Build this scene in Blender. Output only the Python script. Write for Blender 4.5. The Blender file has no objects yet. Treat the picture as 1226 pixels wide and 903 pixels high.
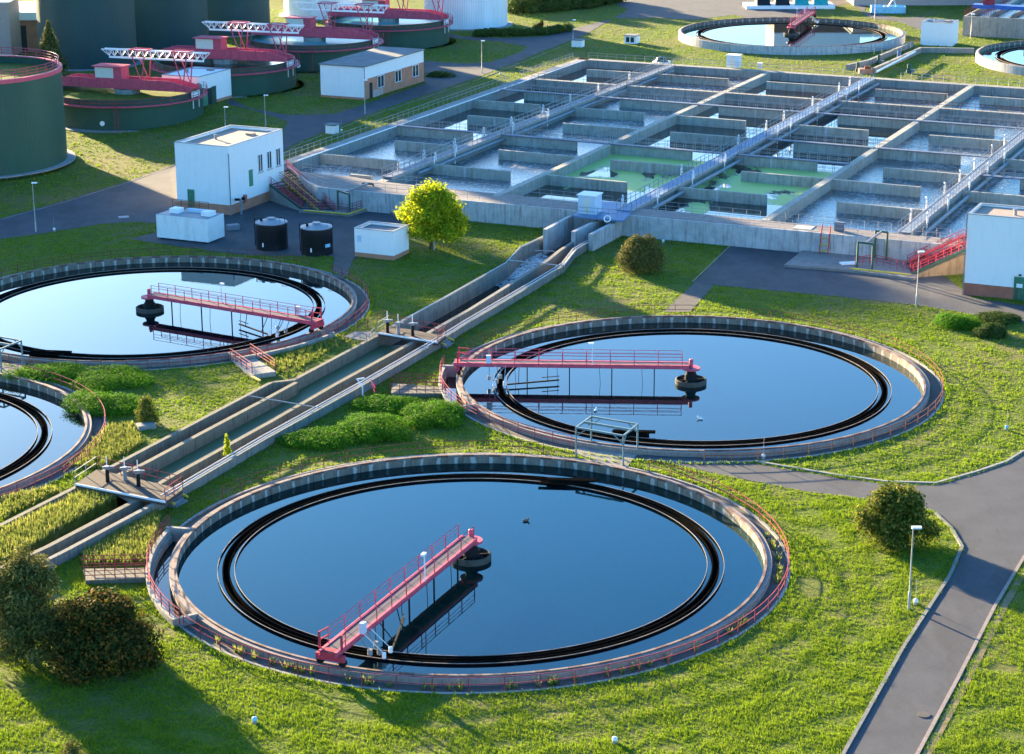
import bpy, math, random
import numpy as np
from mathutils import Vector, Matrix, geometry
random.seed(7); RNG = np.random.default_rng(7)
SC = bpy.context.scene
C = SC.collection
PI = math.pi
# ------------------------------------------------------------------ camera, sky, sun, exposure
CAM_F, CAM_P, CAM_R, CAM_H = 2502.0, 0.2949, -0.0048, 53.05
cd = bpy.data.cameras.new("camera"); cam = bpy.data.objects.new("camera", cd); C.objects.link(cam)
cd.sensor_width = 36.0; cd.sensor_fit = 'HORIZONTAL'; cd.lens = CAM_F / 1226 * 36; cd.clip_start = 1.0; cd.clip_end = 5000
cam.matrix_world = Matrix.Translation((0, 0, CAM_H)) @ Matrix.Rotation(PI / 2 - CAM_P, 4, 'X') @ Matrix.Rotation(CAM_R, 4, 'Z')
SC.camera = cam
SUN_AZ, SUN_EL = math.radians(124), math.radians(9.5)      # direction towards the sun, counted from +X
world = bpy.data.worlds.new("World"); SC.world = world; world.use_nodes = True
wn = world.node_tree; sky = wn.nodes.new("ShaderNodeTexSky"); sky.sky_type = 'NISHITA'; sky.sun_disc = False
sky.sun_elevation = SUN_EL; sky.sun_rotation = PI / 2 - SUN_AZ
sky.air_density = 1.0; sky.dust_density = 1.0; sky.ozone_density = 4.0
bg = wn.nodes["Background"]; bg.inputs[1].default_value = 0.088
hs = wn.nodes.new("ShaderNodeHueSaturation"); hs.inputs['Saturation'].default_value = 1.14
wn.links.new(sky.outputs[0], hs.inputs['Color']); wn.links.new(hs.outputs[0], bg.inputs[0])
sd = bpy.data.lights.new("sun", 'SUN'); sun = bpy.data.objects.new("sun", sd); C.objects.link(sun)
sd.energy = 4.6; sd.angle = math.radians(0.8); sd.color = (1.0, 0.76, 0.44)
sdir = Vector((math.cos(SUN_AZ) * math.cos(SUN_EL), math.sin(SUN_AZ) * math.cos(SUN_EL), math.sin(SUN_EL)))
sun.rotation_euler = sdir.to_track_quat('Z', 'Y').to_euler()
vs = SC.view_settings; vs.view_transform = 'Standard'; vs.look = 'None'; vs.exposure = 3.17; vs.gamma = 1.0; vs.use_curve_mapping = False
SC.cycles.max_bounces = 6; SC.cycles.transparent_max_bounces = 8

# ------------------------------------------------------------------ survey helpers: a measured picture point to a place on the ground
_c, _s = math.cos(CAM_R), math.sin(CAM_R)
def at(px, py, z=0.0):
    a, b = px - 613.0, py - 451.5
    u = _c * a + _s * b; v = -_s * a + _c * b
    dx, dy, dz = u / CAM_F, math.cos(CAM_P) - v / CAM_F * math.sin(CAM_P), -math.sin(CAM_P) - v / CAM_F * math.cos(CAM_P)
    t = (z - CAM_H) / dz
    return Vector((dx * t, dy * t, z))
AXA = math.radians(65.5)
AV = Vector((math.cos(AXA), math.sin(AXA), 0)); AU = Vector((math.sin(AXA), -math.cos(AXA), 0)); AO = Vector((12.62, 230.92, 0))
def UV(u, v, z=0.0):
    p = AO + AU * u + AV * v; return Vector((p.x, p.y, z))
def sst(t): t = min(1.0, max(0.0, t)); return t * t * (3 - 2 * t)
def gz(x, y):
    v = (x - AO.x) * AV.x + (y - AO.y) * AV.y
    return -0.42 + 1.4 * sst((v - 8) / 50)
def ag(px, py, dz=0.0):
    z = 0.0
    for _ in range(25):
        p = at(px, py, z); z = gz(p.x, p.y) + dz
    p = at(px, py, z); return p
# ------------------------------------------------------------------ objects
def tag(o, label=None, cat=None, group=None, kind=None):
    if label: o['label'] = label
    if cat: o['category'] = cat
    if group: o['group'] = group
    if kind: o['kind'] = kind
    return o
def thing(name, label, cat, loc=(0, 0, 0), rz=0.0, group=None):
    o = bpy.data.objects.new(name, None); C.objects.link(o); o.location = loc; o.rotation_euler = (0, 0, rz)
    o.empty_display_size = 0.3
    return tag(o, label, cat, group)
def dup(o, parent=None):
    c = o.copy(); C.objects.link(c)
    if parent is not None:
        c.parent = parent; c.matrix_parent_inverse = Matrix()
    for ch in list(o.children): dup(ch, c)
    return c
class MB:
    def __init__(s): s.v = []; s.f = []; s.m = []; s.mi = 0
    def add(s, vs_, fs):
        b = len(s.v); s.v += [tuple(p) for p in vs_]; s.f += [tuple(i + b for i in f) for f in fs]; s.m += [s.mi] * len(fs); return s
    def box(s, c, d, rz=0.0):
        cx, cy, cz = c; x, y, z = d[0] / 2, d[1] / 2, d[2] / 2; k, n = math.cos(rz), math.sin(rz); q = []
        for sz in (-z, z):
            for sx, sy in ((-x, -y), (x, -y), (x, y), (-x, y)): q.append((cx + sx * k - sy * n, cy + sx * n + sy * k, cz + sz))
        return s.add(q, [(3, 2, 1, 0), (4, 5, 6, 7), (0, 1, 5, 4), (1, 2, 6, 5), (2, 3, 7, 6), (3, 0, 4, 7)])
    def bx(s, x0, x1, y0, y1, z0, z1): return s.box(((x0 + x1) / 2, (y0 + y1) / 2, (z0 + z1) / 2), (abs(x1 - x0), abs(y1 - y0), abs(z1 - z0)))
    def bar(s, a, b, w, h=None):
        a, b = Vector(a), Vector(b); h = h or w; d = (b - a)
        if d.length < 1e-6: return s
        d.normalize(); up = Vector((0, 0, 1)) if abs(d.z) < .97 else Vector((1, 0, 0))
        x = d.cross(up).normalized(); y = x.cross(d).normalized(); q = []
        for p in (a, b):
            for sx, sy in ((-1, -1), (1, -1), (1, 1), (-1, 1)): q.append(p + x * (sx * w / 2) + y * (sy * h / 2))
        return s.add(q, [(3, 2, 1, 0), (4, 5, 6, 7), (0, 1, 5, 4), (1, 2, 6, 5), (2, 3, 7, 6), (3, 0, 4, 7)])
    def tube(s, pts, r, n=6):
        pts = [Vector(p) for p in pts]; q = []; fs = []
        for i, p in enumerate(pts):
            d = (pts[min(i + 1, len(pts) - 1)] - pts[max(i - 1, 0)]).normalized()
            up = Vector((0, 0, 1)) if abs(d.z) < .95 else Vector((1, 0, 0))
            x = d.cross(up).normalized(); y = x.cross(d)
            rr = r[i] if isinstance(r, (list, tuple)) else r
            for k in range(n):
                t = 2 * PI * k / n; q.append(p + x * (rr * math.cos(t)) + y * (rr * math.sin(t)))
            if i:
                for k in range(n): fs.append(((i - 1) * n + k, (i - 1) * n + (k + 1) % n, i * n + (k + 1) % n, i * n + k))
        fs.append(tuple(range(n))[::-1]); fs.append(tuple((len(pts) - 1) * n + k for k in range(n)))
        return s.add(q, fs)
    def lathe(s, prof, a0=0.0, a1=2 * PI, n=128, c=(0, 0), closed=False):
        full = abs(a1 - a0) > 2 * PI - 1e-3; m = n if full else n + 1; k = len(prof); q = []; fs = []
        for i in range(m):
            t = a0 + (a1 - a0) * i / n
            for r, z in prof: q.append((c[0] + r * math.cos(t), c[1] + r * math.sin(t), z))
        for i in range(n):
            j = (i + 1) % m
            for e in range(k if closed else k - 1):
                f = (e + 1) % k; fs.append((i * k + e, j * k + e, j * k + f, i * k + f))
        if closed and not full: fs.append(tuple(range(k))); fs.append(tuple(n * k + e for e in range(k))[::-1])
        return s.add(q, fs)
    def prism(s, pts, z0, z1):
        n = len(pts)
        A = sum(pts[i][0] * pts[(i + 1) % n][1] - pts[(i + 1) % n][0] * pts[i][1] for i in range(n))
        if A < 0: pts = pts[::-1]
        zz = (lambda z, p: z(p[0], p[1]) if callable(z) else z)
        q = [(p[0], p[1], zz(z0, p)) for p in pts] + [(p[0], p[1], zz(z1, p)) for p in pts]
        return s.add(q, [tuple(range(n))[::-1], tuple(range(n, 2 * n))] + [(i, (i + 1) % n, n + (i + 1) % n, n + i) for i in range(n)])
    def obj(s, name, mat, parent=None, smooth=False, loc=None):
        me = bpy.data.meshes.new(name); me.from_pydata(s.v, [], s.f)
        mats = mat if isinstance(mat, (list, tuple)) else [mat]
        for m in mats: me.materials.append(m)
        if len(mats) > 1: me.polygons.foreach_set('material_index', s.m)
        if smooth:
            me.polygons.foreach_set('use_smooth', [True] * len(me.polygons))
            try: me.set_sharp_from_angle(angle=math.radians(35))
            except Exception: pass
        me.update(); o = bpy.data.objects.new(name, me); C.objects.link(o)
        if loc is not None: o.location = loc
        if parent is not None: o.parent = parent
        return o
def strip(pts, w0, w1, z0, z1):
    """wall along a polyline (world points), from w0 to w1 to its right-hand side, one MB"""
    m = MB(); P = [Vector((p[0], p[1])) for p in pts]; L, R = [], []
    for i, p in enumerate(P):
        ns = []
        if i: d = (P[i] - P[i - 1]).normalized(); ns.append(Vector((d.y, -d.x)))
        if i < len(P) - 1: d = (P[i + 1] - P[i]).normalized(); ns.append(Vector((d.y, -d.x)))
        nn = sum(ns, Vector((0, 0))).normalized(); k = 1 / max(.4, nn.dot(ns[0]))
        L.append(p + nn * w0 * k); R.append(p + nn * w1 * k)
    f = lambda z, p: z(p.x, p.y) if callable(z) else z
    q = []
    for l, r in zip(L, R): q += [(l.x, l.y, f(z0, l)), (r.x, r.y, f(z0, r)), (r.x, r.y, f(z1, r)), (l.x, l.y, f(z1, l))]
    fs = [(3, 2, 1, 0)]; n = len(P)
    for i in range(n - 1):
        a, b = 4 * i, 4 * i + 4
        fs += [(a + 1, b + 1, b, a), (a + 2, b + 2, b + 1, a + 1), (a + 3, b + 3, b + 2, a + 2), (a, b, b + 3, a + 3)]
    e = 4 * (n - 1); fs.append((e, e + 1, e + 2, e + 3))
    return m.add(q, fs)
# ------------------------------------------------------------------ materials
def mat_base(name, rough=.8, spec=.3, metal=0.0):
    m = bpy.data.materials.new(name); m.use_nodes = True; nt = m.node_tree; b = nt.nodes['Principled BSDF']
    b.inputs['Roughness'].default_value = rough; b.inputs['Specular IOR Level'].default_value = spec; b.inputs['Metallic'].default_value = metal
    return m, nt, b
def nd(nt, t, **k):
    n = nt.nodes.new(t)
    for a, v in k.items():
        if a in n.inputs: n.inputs[a].default_value = v
        else: setattr(n, a, v)
    return n
def coords(nt, scale=(1, 1, 1), obj=False):
    tc = nd(nt, 'ShaderNodeTexCoord'); mp = nd(nt, 'ShaderNodeMapping'); mp.inputs['Scale'].default_value = scale
    if obj: nt.links.new(tc.outputs['Object'], mp.inputs[0])
    else:
        g = nd(nt, 'ShaderNodeNewGeometry'); nt.links.new(g.outputs['Position'], mp.inputs[0])
    return mp.outputs[0]
def noise(nt, vec, scale, detail=4, rough=.6):
    n = nd(nt, 'ShaderNodeTexNoise'); n.inputs['Scale'].default_value = scale; n.inputs['Detail'].default_value = detail; n.inputs['Roughness'].default_value = rough
    nt.links.new(vec, n.inputs['Vector']); return n.outputs['Fac']
def ramp(nt, fac, stops):
    r = nd(nt, 'ShaderNodeValToRGB'); nt.links.new(fac, r.inputs[0]); e = r.color_ramp.elements
    e[0].position = stops[0][0]; e[0].color = (*stops[0][1], 1); e[1].position = stops[-1][0]; e[1].color = (*stops[-1][1], 1)
    for p, c in stops[1:-1]: x = e.new(p); x.color = (*c, 1)
    return r.outputs[0]
def mix(nt, fac, a, b, mode='MIX'):
    m = nd(nt, 'ShaderNodeMix', data_type='RGBA', blend_type=mode)
    for s_, v in ((m.inputs[0], fac), (m.inputs[6], a), (m.inputs[7], b)):
        if isinstance(v, (float, int)): s_.default_value = v
        elif isinstance(v, tuple): s_.default_value = (*v, 1)
        else: nt.links.new(v, s_)
    return m.outputs[2]
def math_n(nt, op, a, b=0.0):
    m = nd(nt, 'ShaderNodeMath', operation=op)
    for s_, v in ((m.inputs[0], a), (m.inputs[1], b)):
        if isinstance(v, (float, int)): s_.default_value = v
        else: nt.links.new(v, s_)
    return m.outputs[0]
def bump(nt, b, h, strength=.3, dist=.05):
    n = nd(nt, 'ShaderNodeBump'); n.inputs['Strength'].default_value = strength; n.inputs['Distance'].default_value = dist
    nt.links.new(h, n.inputs['Height']); nt.links.new(n.outputs[0], b.inputs['Normal'])
def simple(name, col, rough=.7, spec=.3, metal=0.0, var=.18, sc=1.5, dirt=None):
    m, nt, b = mat_base(name, rough, spec, metal); v = coords(nt)
    n = noise(nt, v, sc, 5)
    lo = tuple(c * (1 - var) for c in col); hi = tuple(min(1, c * (1 + var)) for c in col)
    c = ramp(nt, n, [(.3, lo), (.7, hi)])
    if dirt:
        n2 = noise(nt, coords(nt, (1.6, 1.6, .22)), 1.3, 5, .7); c = mix(nt, ramp(nt, n2, [(.5, (0, 0, 0)), (.75, (.6, .6, .6))]), c, dirt)
    nt.links.new(c, b.inputs['Base Color']); return m
def concrete(name, col, streak=(.10, .09, .07), amt=.75, scale=1.0):
    """cast concrete: blotches, dark runs down the face"""
    m, nt, b = mat_base(name, .9, .2)
    n1 = noise(nt, coords(nt), 1.1 * scale, 6, .7); c = ramp(nt, n1, [(.25, tuple(x * .68 for x in col)), (.5, col), (.8, tuple(min(1, x * 1.22) for x in col))])
    n2 = noise(nt, coords(nt, (2.2, 2.2, .16)), 1.6 * scale, 4, .65); c = mix(nt, ramp(nt, n2, [(.5, (0, 0, 0)), (.72, (amt,) * 3)]), c, streak)
    n3 = noise(nt, coords(nt), .25, 3); c = mix(nt, ramp(nt, n3, [(.45, (0, 0, 0)), (.7, (.35,) * 3)]), c, tuple(x * .6 for x in col))
    nt.links.new(c, b.inputs['Base Color']); bump(nt, b, noise(nt, coords(nt), 9, 4), .35, .03); return m
M = {}
M['concrete'] = concrete('concrete', (.28, .27, .245))
M['concrete_mossy'] = concrete('mossy concrete', (.34, .335, .29), (.12, .115, .07), .65)
M['concrete_pale'] = concrete('pale concrete', (.42, .43, .43), (.13, .12, .10), .85)
M['concrete_dirty'] = concrete('stained channel concrete', (.21, .205, .18), (.06, .055, .04), .95, 1.3)
M['coping_grey'] = concrete('grey coping concrete', (.27, .28, .28), (.10, .09, .08), .6, 2)
M['deck'] = concrete('deck concrete', (.23, .205, .19), (.13, .115, .10), .6)
M['coping'] = concrete('coping concrete', (.26, .215, .19), (.13, .09, .075), .6, 2)
M['gravel'] = concrete('walkway concrete', (.10, .092, .082), (.055, .05, .045), .8, 2)
M['tan_wall'] = concrete('tan weathered wall', (.27, .20, .13), (.09, .065, .045), .8)
M['white'] = simple('white paint', (.84, .80, .77), .6, var=.02, dirt=(.74, .71, .69))
M['white_steel'] = simple('white steel', (.8, .8, .8), .4, .5, var=.04)
M['pipe_pale'] = simple('pale pipe lagging', (.48, .47, .46), .6, var=.1)
M['grey_steel'] = simple('galvanised steel', (.20, .22, .24), .5, .5, .2)
M['rail_grey'] = simple('pale galvanised rail', (.34, .31, .29), .5, .5, .1)
M['rail_red'] = simple('faded red rail paint', (.28, .045, .06), .85, .08, var=.35, sc=3)
M['rail_rust'] = simple('rust brown rail paint', (.18, .07, .045), .9, .05, var=.3, sc=3)
M['red'] = simple('pink red paint', (.52, .075, .12), .55, .25, var=.2, sc=2.5, dirt=(.30, .07, .06))
M['red_bright'] = simple('bright red paint', (.42, .05, .075), .8, .1, var=.15)
M['yellow'] = simple('yellow paint', (.62, .45, .05), .6)
M['green_paint'] = simple('dark green paint', (.02, .07, .05), .5, .4)
M['teal_steel'] = simple('grey green steel', (.12, .20, .21), .5, .4)
M['blue_grey'] = simple('blue grey grating', (.11, .14, .19), .6)
M['blue_deck'] = simple('pale blue walkway', (.11, .20, .33), .6, var=.1)
M['dark_deck'] = simple('dark grating', (.03, .033, .055), .7)
M['dark'] = simple('tarred steel', (.014, .014, .015), .85, .1)
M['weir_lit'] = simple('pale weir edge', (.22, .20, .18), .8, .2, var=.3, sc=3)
M['edge_dark'] = simple('weathered weir edge', (.07, .065, .055), .8, .1, var=.3, sc=3)
M['channel_wall'] = concrete('mossy channel concrete', (.17, .16, .125), (.06, .045, .02), .85, 1.4)
M['grating'] = concrete('brown grating', (.075, .062, .056), (.04, .035, .03), .7, 3)
M['algae_wall'] = simple('wet algae covered concrete', (.007, .006, .005), 1.0, .0, var=.4, sc=2)
M['black_plastic'] = simple('black plastic tank', (.008, .010, .013), .5, .3)
M['slate_roof'] = simple('bitumen roof', (.13, .15, .16), .85, var=.2, sc=.5)
M['sand_roof'] = simple('sand coloured roof felt', (.30, .235, .19), .9, var=.1, sc=.6)
M['brick'] = simple('orange brick', (.48, .20, .12), .8, var=.15, sc=1.2)
M['brick_red'] = simple('red brick band', (.42, .13, .08), .8, var=.15)
M['pinkwall'] = simple('pinkish render', (.50, .33, .29), .8, var=.08)
M['brown_wall'] = simple('brown render', (.20, .095, .06), .8, var=.08)
M['glass'] = simple('window glass', (.03, .04, .045), .08, .6, var=.1)
M['green_door'] = simple('green door paint', (.06, .22, .13), .5)
M['cladding'] = simple('cream sheet metal', (.60, .60, .52), .5, var=.05)
M['kiosk'] = simple('pale blue sheet metal', (.50, .60, .70), .5, var=.05)
M['lightblue'] = simple('light blue paint', (.25, .55, .70), .6)
M['teal'] = simple('teal plastic sheet', (.02, .30, .28), .4)
M['bark'] = simple('bark', (.10, .075, .05), .95, var=.3, sc=6)
M['skin_bird'] = simple('duck feathers', (.14, .10, .07), .8)
M['bird_white'] = simple('gull feathers', (.7, .7, .68), .8)
def asphalt():
    m, nt, b = mat_base('asphalt', .85, .25); v = coords(nt)
    c = ramp(nt, noise(nt, v, .35, 5, .6), [(.3, (.036, .042, .052)), (.7, (.062, .067, .076))])
    c = mix(nt, ramp(nt, noise(nt, v, 14, 3), [(.4, (0, 0, 0)), (.7, (.3,) * 3)]), c, (.12, .115, .11))
    n9 = noise(nt, coords(nt, (.5, .18, 1)), .7, 5, .7); c = mix(nt, ramp(nt, n9, [(.5, (0, 0, 0)), (.62, (.55,) * 3)]), c, (.035, .036, .040))
    w = nd(nt, 'ShaderNodeTexVoronoi', feature='DISTANCE_TO_EDGE'); w.inputs['Scale'].default_value = .11; 
    wv = nd(nt, 'ShaderNodeVectorMath', operation='ADD'); nn = nd(nt, 'ShaderNodeTexNoise'); nn.inputs['Scale'].default_value = .8; nt.links.new(v, nn.inputs['Vector'])
    nt.links.new(v, wv.inputs[0]); nt.links.new(nn.outputs['Color'], wv.inputs[1]); nt.links.new(wv.outputs[0], w.inputs['Vector'])
    c = mix(nt, ramp(nt, w.outputs['Distance'], [(0, (.28,) * 3), (.006, (0, 0, 0))]), c, (.035, .033, .03))
    nt.links.new(c, b.inputs['Base Color']); bump(nt, b, noise(nt, v, 20, 3), .3, .02); return m
M['asphalt'] = asphalt()
def soil():
    m, nt, b = mat_base('lawn', .95, .1); v = coords(nt)
    a = ramp(nt, noise(nt, v, .9, 6, .7), [(.3, (.055, .085, .010)), (.5, (.09, .135, .014)), (.7, (.13, .18, .022))])
    c = mix(nt, ramp(nt, noise(nt, v, .07, 4, .6), [(.46, (0, 0, 0)), (.62, (.75,) * 3)]), a, (.17, .135, .06))
    c = mix(nt, ramp(nt, noise(nt, v, 3.2, 4, .7), [(.45, (0, 0, 0)), (.7, (.6,) * 3)]), c, (.045, .08, .01))
    # mowing stripes
    w = nd(nt, 'ShaderNodeTexWave', wave_type='BANDS', bands_direction='Y'); w.inputs['Scale'].default_value = .30; w.inputs['Distortion'].default_value = 5; w.inputs['Detail'].default_value = 3
    nt.links.new(v, w.inputs['Vector']); c = mix(nt, math_n(nt, 'MULTIPLY', w.outputs['Fac'], .3), c, (.13, .15, .035))
    nt.links.new(c, b.inputs['Base Color']); bump(nt, b, noise(nt, v, 2.5, 6, .75), 1.0, .25); return m
M['lawn'] = soil()
M['dry'] = concrete('dry trodden soil', (.22, .15, .085), (.09, .08, .03), .8, 2)
def leafy(name, dark, light, warm=None, trans=.35, per=.8):
    m, nt, b = mat_base(name, .85, .08); out = nt.nodes['Material Output']
    g = nd(nt, 'ShaderNodeNewGeometry'); v = coords(nt)
    f = math_n(nt, 'ADD', math_n(nt, 'MULTIPLY', g.outputs['Random Per Island'], per), math_n(nt, 'MULTIPLY', noise(nt, v, .9, 4), 1 - per + .2))
    st = [(.15, dark), (.7, light)]
    if warm: st.append((.88, warm))
    c = ramp(nt, f, st); nt.links.new(c, b.inputs['Base Color'])
    t = nd(nt, 'ShaderNodeBsdfTranslucent'); nt.links.new(mix(nt, .5, c, tuple(min(1, x * 1.5) for x in light)), t.inputs[0])
    mx = nd(nt, 'ShaderNodeMixShader'); mx.inputs[0].default_value = trans
    nt.links.new(b.outputs[0], mx.inputs[1]); nt.links.new(t.outputs[0], mx.inputs[2]); nt.links.new(mx.outputs[0], out.inputs[0]); return m
M['grass'] = leafy('grass blades', (.055, .115, .005), (.17, .265, .012), (.30, .29, .045), .4, .6)
M['weed'] = leafy('weeds', (.07, .12, .02), (.20, .24, .04), (.42, .33, .12), .4)
M['juniper'] = leafy('juniper', (.018, .075, .004), (.085, .215, .010), None, .3)
M['leaf_yellow'] = leafy('yellow green leaves', (.13, .20, .008), (.31, .37, .012), (.46, .44, .02), .45)
M['leaf_dark'] = leafy('dark leaves', (.010, .024, .005), (.045, .055, .010), (.20, .085, .014), .2)
M['leaf_pine'] = leafy('pine needles', (.026, .038, .010), (.11, .115, .026), (.20, .17, .05), .2)
M['leaf_bush'] = leafy('bush leaves', (.022, .045, .006), (.10, .13, .015), (.24, .19, .04), .3)
M['leaf_hedge'] = leafy('hedge leaves', (.025, .05, .012), (.06, .10, .02), None, .25)
def corrugated(name, col, n=220):
    m, nt, b = mat_base(name, .5, .4)
    tc = nd(nt, 'ShaderNodeTexCoord'); sp = nd(nt, 'ShaderNodeSeparateXYZ'); nt.links.new(tc.outputs['Object'], sp.inputs[0])
    a = math_n(nt, 'ARCTAN2', sp.outputs[1], sp.outputs[0]); w = math_n(nt, 'SINE', math_n(nt, 'MULTIPLY', a, n))
    c = mix(nt, math_n(nt, 'MULTIPLY', math_n(nt, 'ADD', w, 1.0), .22), col, tuple(x * .45 for x in col))
    c = mix(nt, ramp(nt, noise(nt, coords(nt, (.5, .5, .1)), .7, 4), [(.4, (0, 0, 0)), (.8, (.4,) * 3)]), c, tuple(x * 1.6 for x in col))
    nt.links.new(c, b.inputs['Base Color']); bump(nt, b, w, .5, .05); return m
M['corr_green'] = corrugated('green corrugated cladding', (.008, .075, .052), 360)
M['corr_dark'] = corrugated('dark green corrugated cladding', (.008, .060, .062), 260)
M['corr_white'] = corrugated('white cladding', (.74, .77, .80), 150)
def clar_wall():
    """clarifier wall: bays with pale limescale runs, dirtier towards the water"""
    m, nt, b = mat_base('clarifier wall', .85, .25)
    tc = nd(nt, 'ShaderNodeTexCoord'); sp = nd(nt, 'ShaderNodeSeparateXYZ'); nt.links.new(tc.outputs['Object'], sp.inputs[0])
    a = math_n(nt, 'ARCTAN2', sp.outputs[1], sp.outputs[0])
    u = math_n(nt, 'MULTIPLY', a, 93 / (2 * PI)); wob = math_n(nt, 'MULTIPLY', noise(nt, coords(nt), 1.5, 3), .25)
    fr = math_n(nt, 'ABSOLUTE', math_n(nt, 'SUBTRACT', math_n(nt, 'FRACT', math_n(nt, 'ADD', u, wob)), .5))
    n1 = noise(nt, coords(nt, (1, 1, .3)), 2.5, 5, .7)
    c = ramp(nt, n1, [(.3, (.10, .09, .07)), (.6, (.19, .165, .13)), (.8, (.27, .22, .16))])
    wdt = math_n(nt, 'MULTIPLY', math_n(nt, 'SUBTRACT', noise(nt, coords(nt), .55, 3, .8), .28), .38)
    st = math_n(nt, 'LESS_THAN', fr, wdt)
    c = mix(nt, math_n(nt, 'MULTIPLY', st, .6), c, (.50, .49, .45))
    jt = math_n(nt, 'GREATER_THAN', math_n(nt, 'ABSOLUTE', math_n(nt, 'SUBTRACT', math_n(nt, 'FRACT', math_n(nt, 'MULTIPLY', a, 31 / (2 * PI))), .5)), .488)
    c = mix(nt, math_n(nt, 'MULTIPLY', jt, .7), c, (.06, .05, .04))
    nt.links.new(c, b.inputs['Base Color']); bump(nt, b, n1, .3, .04); return m
M['clar_wall'] = clar_wall()
def rim():
    m, nt, b = mat_base('rusty wheel track', .8, .3)
    tc = nd(nt, 'ShaderNodeTexCoord'); sp = nd(nt, 'ShaderNodeSeparateXYZ'); nt.links.new(tc.outputs['Object'], sp.inputs[0])
    a = math_n(nt, 'ARCTAN2', sp.outputs[1], sp.outputs[0]); f = math_n(nt, 'LESS_THAN', math_n(nt, 'FRACT', math_n(nt, 'MULTIPLY', a, 62 / (2 * PI))), .55)
    c = mix(nt, f, (.11, .055, .045), (.20, .15, .13)); nt.links.new(mix(nt, ramp(nt, noise(nt, coords(nt), 5, 4), [(.4, (0, 0, 0)), (.7, (.6,) * 3)]), c, (.14, .08, .06)), b.inputs['Base Color']); return m
M['track'] = rim()
def water(name, col=(.004, .010, .014), rough=.02, bs=.06, bsc=.6, bd=.05, foam=None, algae=None, spec=.5, ior=1.33, tint=None):
    m, nt, b = mat_base(name, rough, spec); b.inputs['IOR'].default_value = ior; v = coords(nt)
    if tint: b.inputs['Specular Tint'].default_value = (*tint, 1)
    c = col
    h = noise(nt, coords(nt, (1, .6, 1)), bsc, 5, .6)
    if foam:
        fm = ramp(nt, math_n(nt, 'MULTIPLY', noise(nt, v, 2.2, 6, .75), math_n(nt, 'ADD', .55, noise(nt, v, .16, 3))), [(foam[0], (0, 0, 0)), (foam[1], (foam[2],) * 3)])
        c = mix(nt, fm, c, (.55, .56, .56)); nt.links.new(math_n(nt, 'ADD', rough, math_n(nt, 'MULTIPLY', fm, .5)), b.inputs['Roughness'])
    if algae:
        am = ramp(nt, noise(nt, coords(nt, (1, .45, 1)), .16, 5, .55), [(algae - .02, (0, 0, 0)), (algae + .025, (1, 1, 1))])
        c = mix(nt, am, c, (.38, .50, .15))
        ro = nd(nt, 'ShaderNodeMix', data_type='FLOAT'); nt.links.new(am, ro.inputs[0]); ro.inputs[2].default_value = rough; ro.inputs[3].default_value = .7; nt.links.new(ro.outputs[0], b.inputs['Roughness'])
    if isinstance(c, tuple): b.inputs['Base Color'].default_value = (*c, 1)
    else: nt.links.new(c, b.inputs['Base Color'])
    bump(nt, b, h, bs, bd); return m
M['water'] = water('clear dark water', (.0001, .004, .008), .012, .05, 1.6, .02, ior=1.47, tint=(.60, .93, 1.0))  # specular tint puts a bluer sky into the reflection
def lake(name, tint, deep=(.0002, .004, .007), ior=1.45):  # glossy tint carries sky blue in the reflection colour
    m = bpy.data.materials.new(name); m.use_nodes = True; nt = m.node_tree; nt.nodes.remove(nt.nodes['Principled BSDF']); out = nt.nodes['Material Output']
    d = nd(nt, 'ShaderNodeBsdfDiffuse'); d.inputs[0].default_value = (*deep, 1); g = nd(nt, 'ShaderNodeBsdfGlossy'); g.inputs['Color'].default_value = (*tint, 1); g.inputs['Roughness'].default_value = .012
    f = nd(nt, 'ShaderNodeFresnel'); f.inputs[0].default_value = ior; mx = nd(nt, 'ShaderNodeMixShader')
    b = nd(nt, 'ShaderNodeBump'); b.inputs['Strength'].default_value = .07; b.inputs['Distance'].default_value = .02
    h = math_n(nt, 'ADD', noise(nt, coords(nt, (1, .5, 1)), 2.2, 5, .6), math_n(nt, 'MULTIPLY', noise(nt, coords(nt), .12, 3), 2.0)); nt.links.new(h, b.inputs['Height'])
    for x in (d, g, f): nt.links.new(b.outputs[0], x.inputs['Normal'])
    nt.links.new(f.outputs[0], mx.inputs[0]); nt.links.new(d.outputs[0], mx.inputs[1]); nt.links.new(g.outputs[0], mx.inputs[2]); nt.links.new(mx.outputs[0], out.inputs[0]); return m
M['lake_sky_deep'] = lake('deep sky tinted settling water', (.52, .88, .98), ior=1.47)  # red taken out of the reflection to paint in deeper sky
M['lake_sky_mid'] = lake('sky tinted settling water', (.86, .98, 1.0), ior=1.46)  # milder sky tint painted into the reflection
M['water_ripple'] = water('aerated water', (.06, .078, .085), .10, .55, 2.6, .12, foam=(.47, .68, .45), ior=1.36)
M['water_still'] = water('still basin water', (.01, .02, .024), .03, .08, 1.2, .03, ior=1.42)
M['water_algae'] = water('algae covered water', (.01, .02, .02), .03, .08, 1.0, .03, algae=.465, ior=1.42)
M['water_algae_thin'] = water('thinly algae covered water', (.01, .02, .02), .03, .08, 1.0, .03, algae=.60, ior=1.42)
M['water_green'] = water('green shallow water', (.06, .105, .05), .5, .1, 1.2, .03)
M['water_dark'] = water('dark channel water', (.012, .012, .010), .10, .25, 1.5, .05)
M['water_foam'] = water('foaming water', (.03, .035, .035), .2, .6, 2.5, .12, foam=(.44, .56, 1.0))

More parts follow.
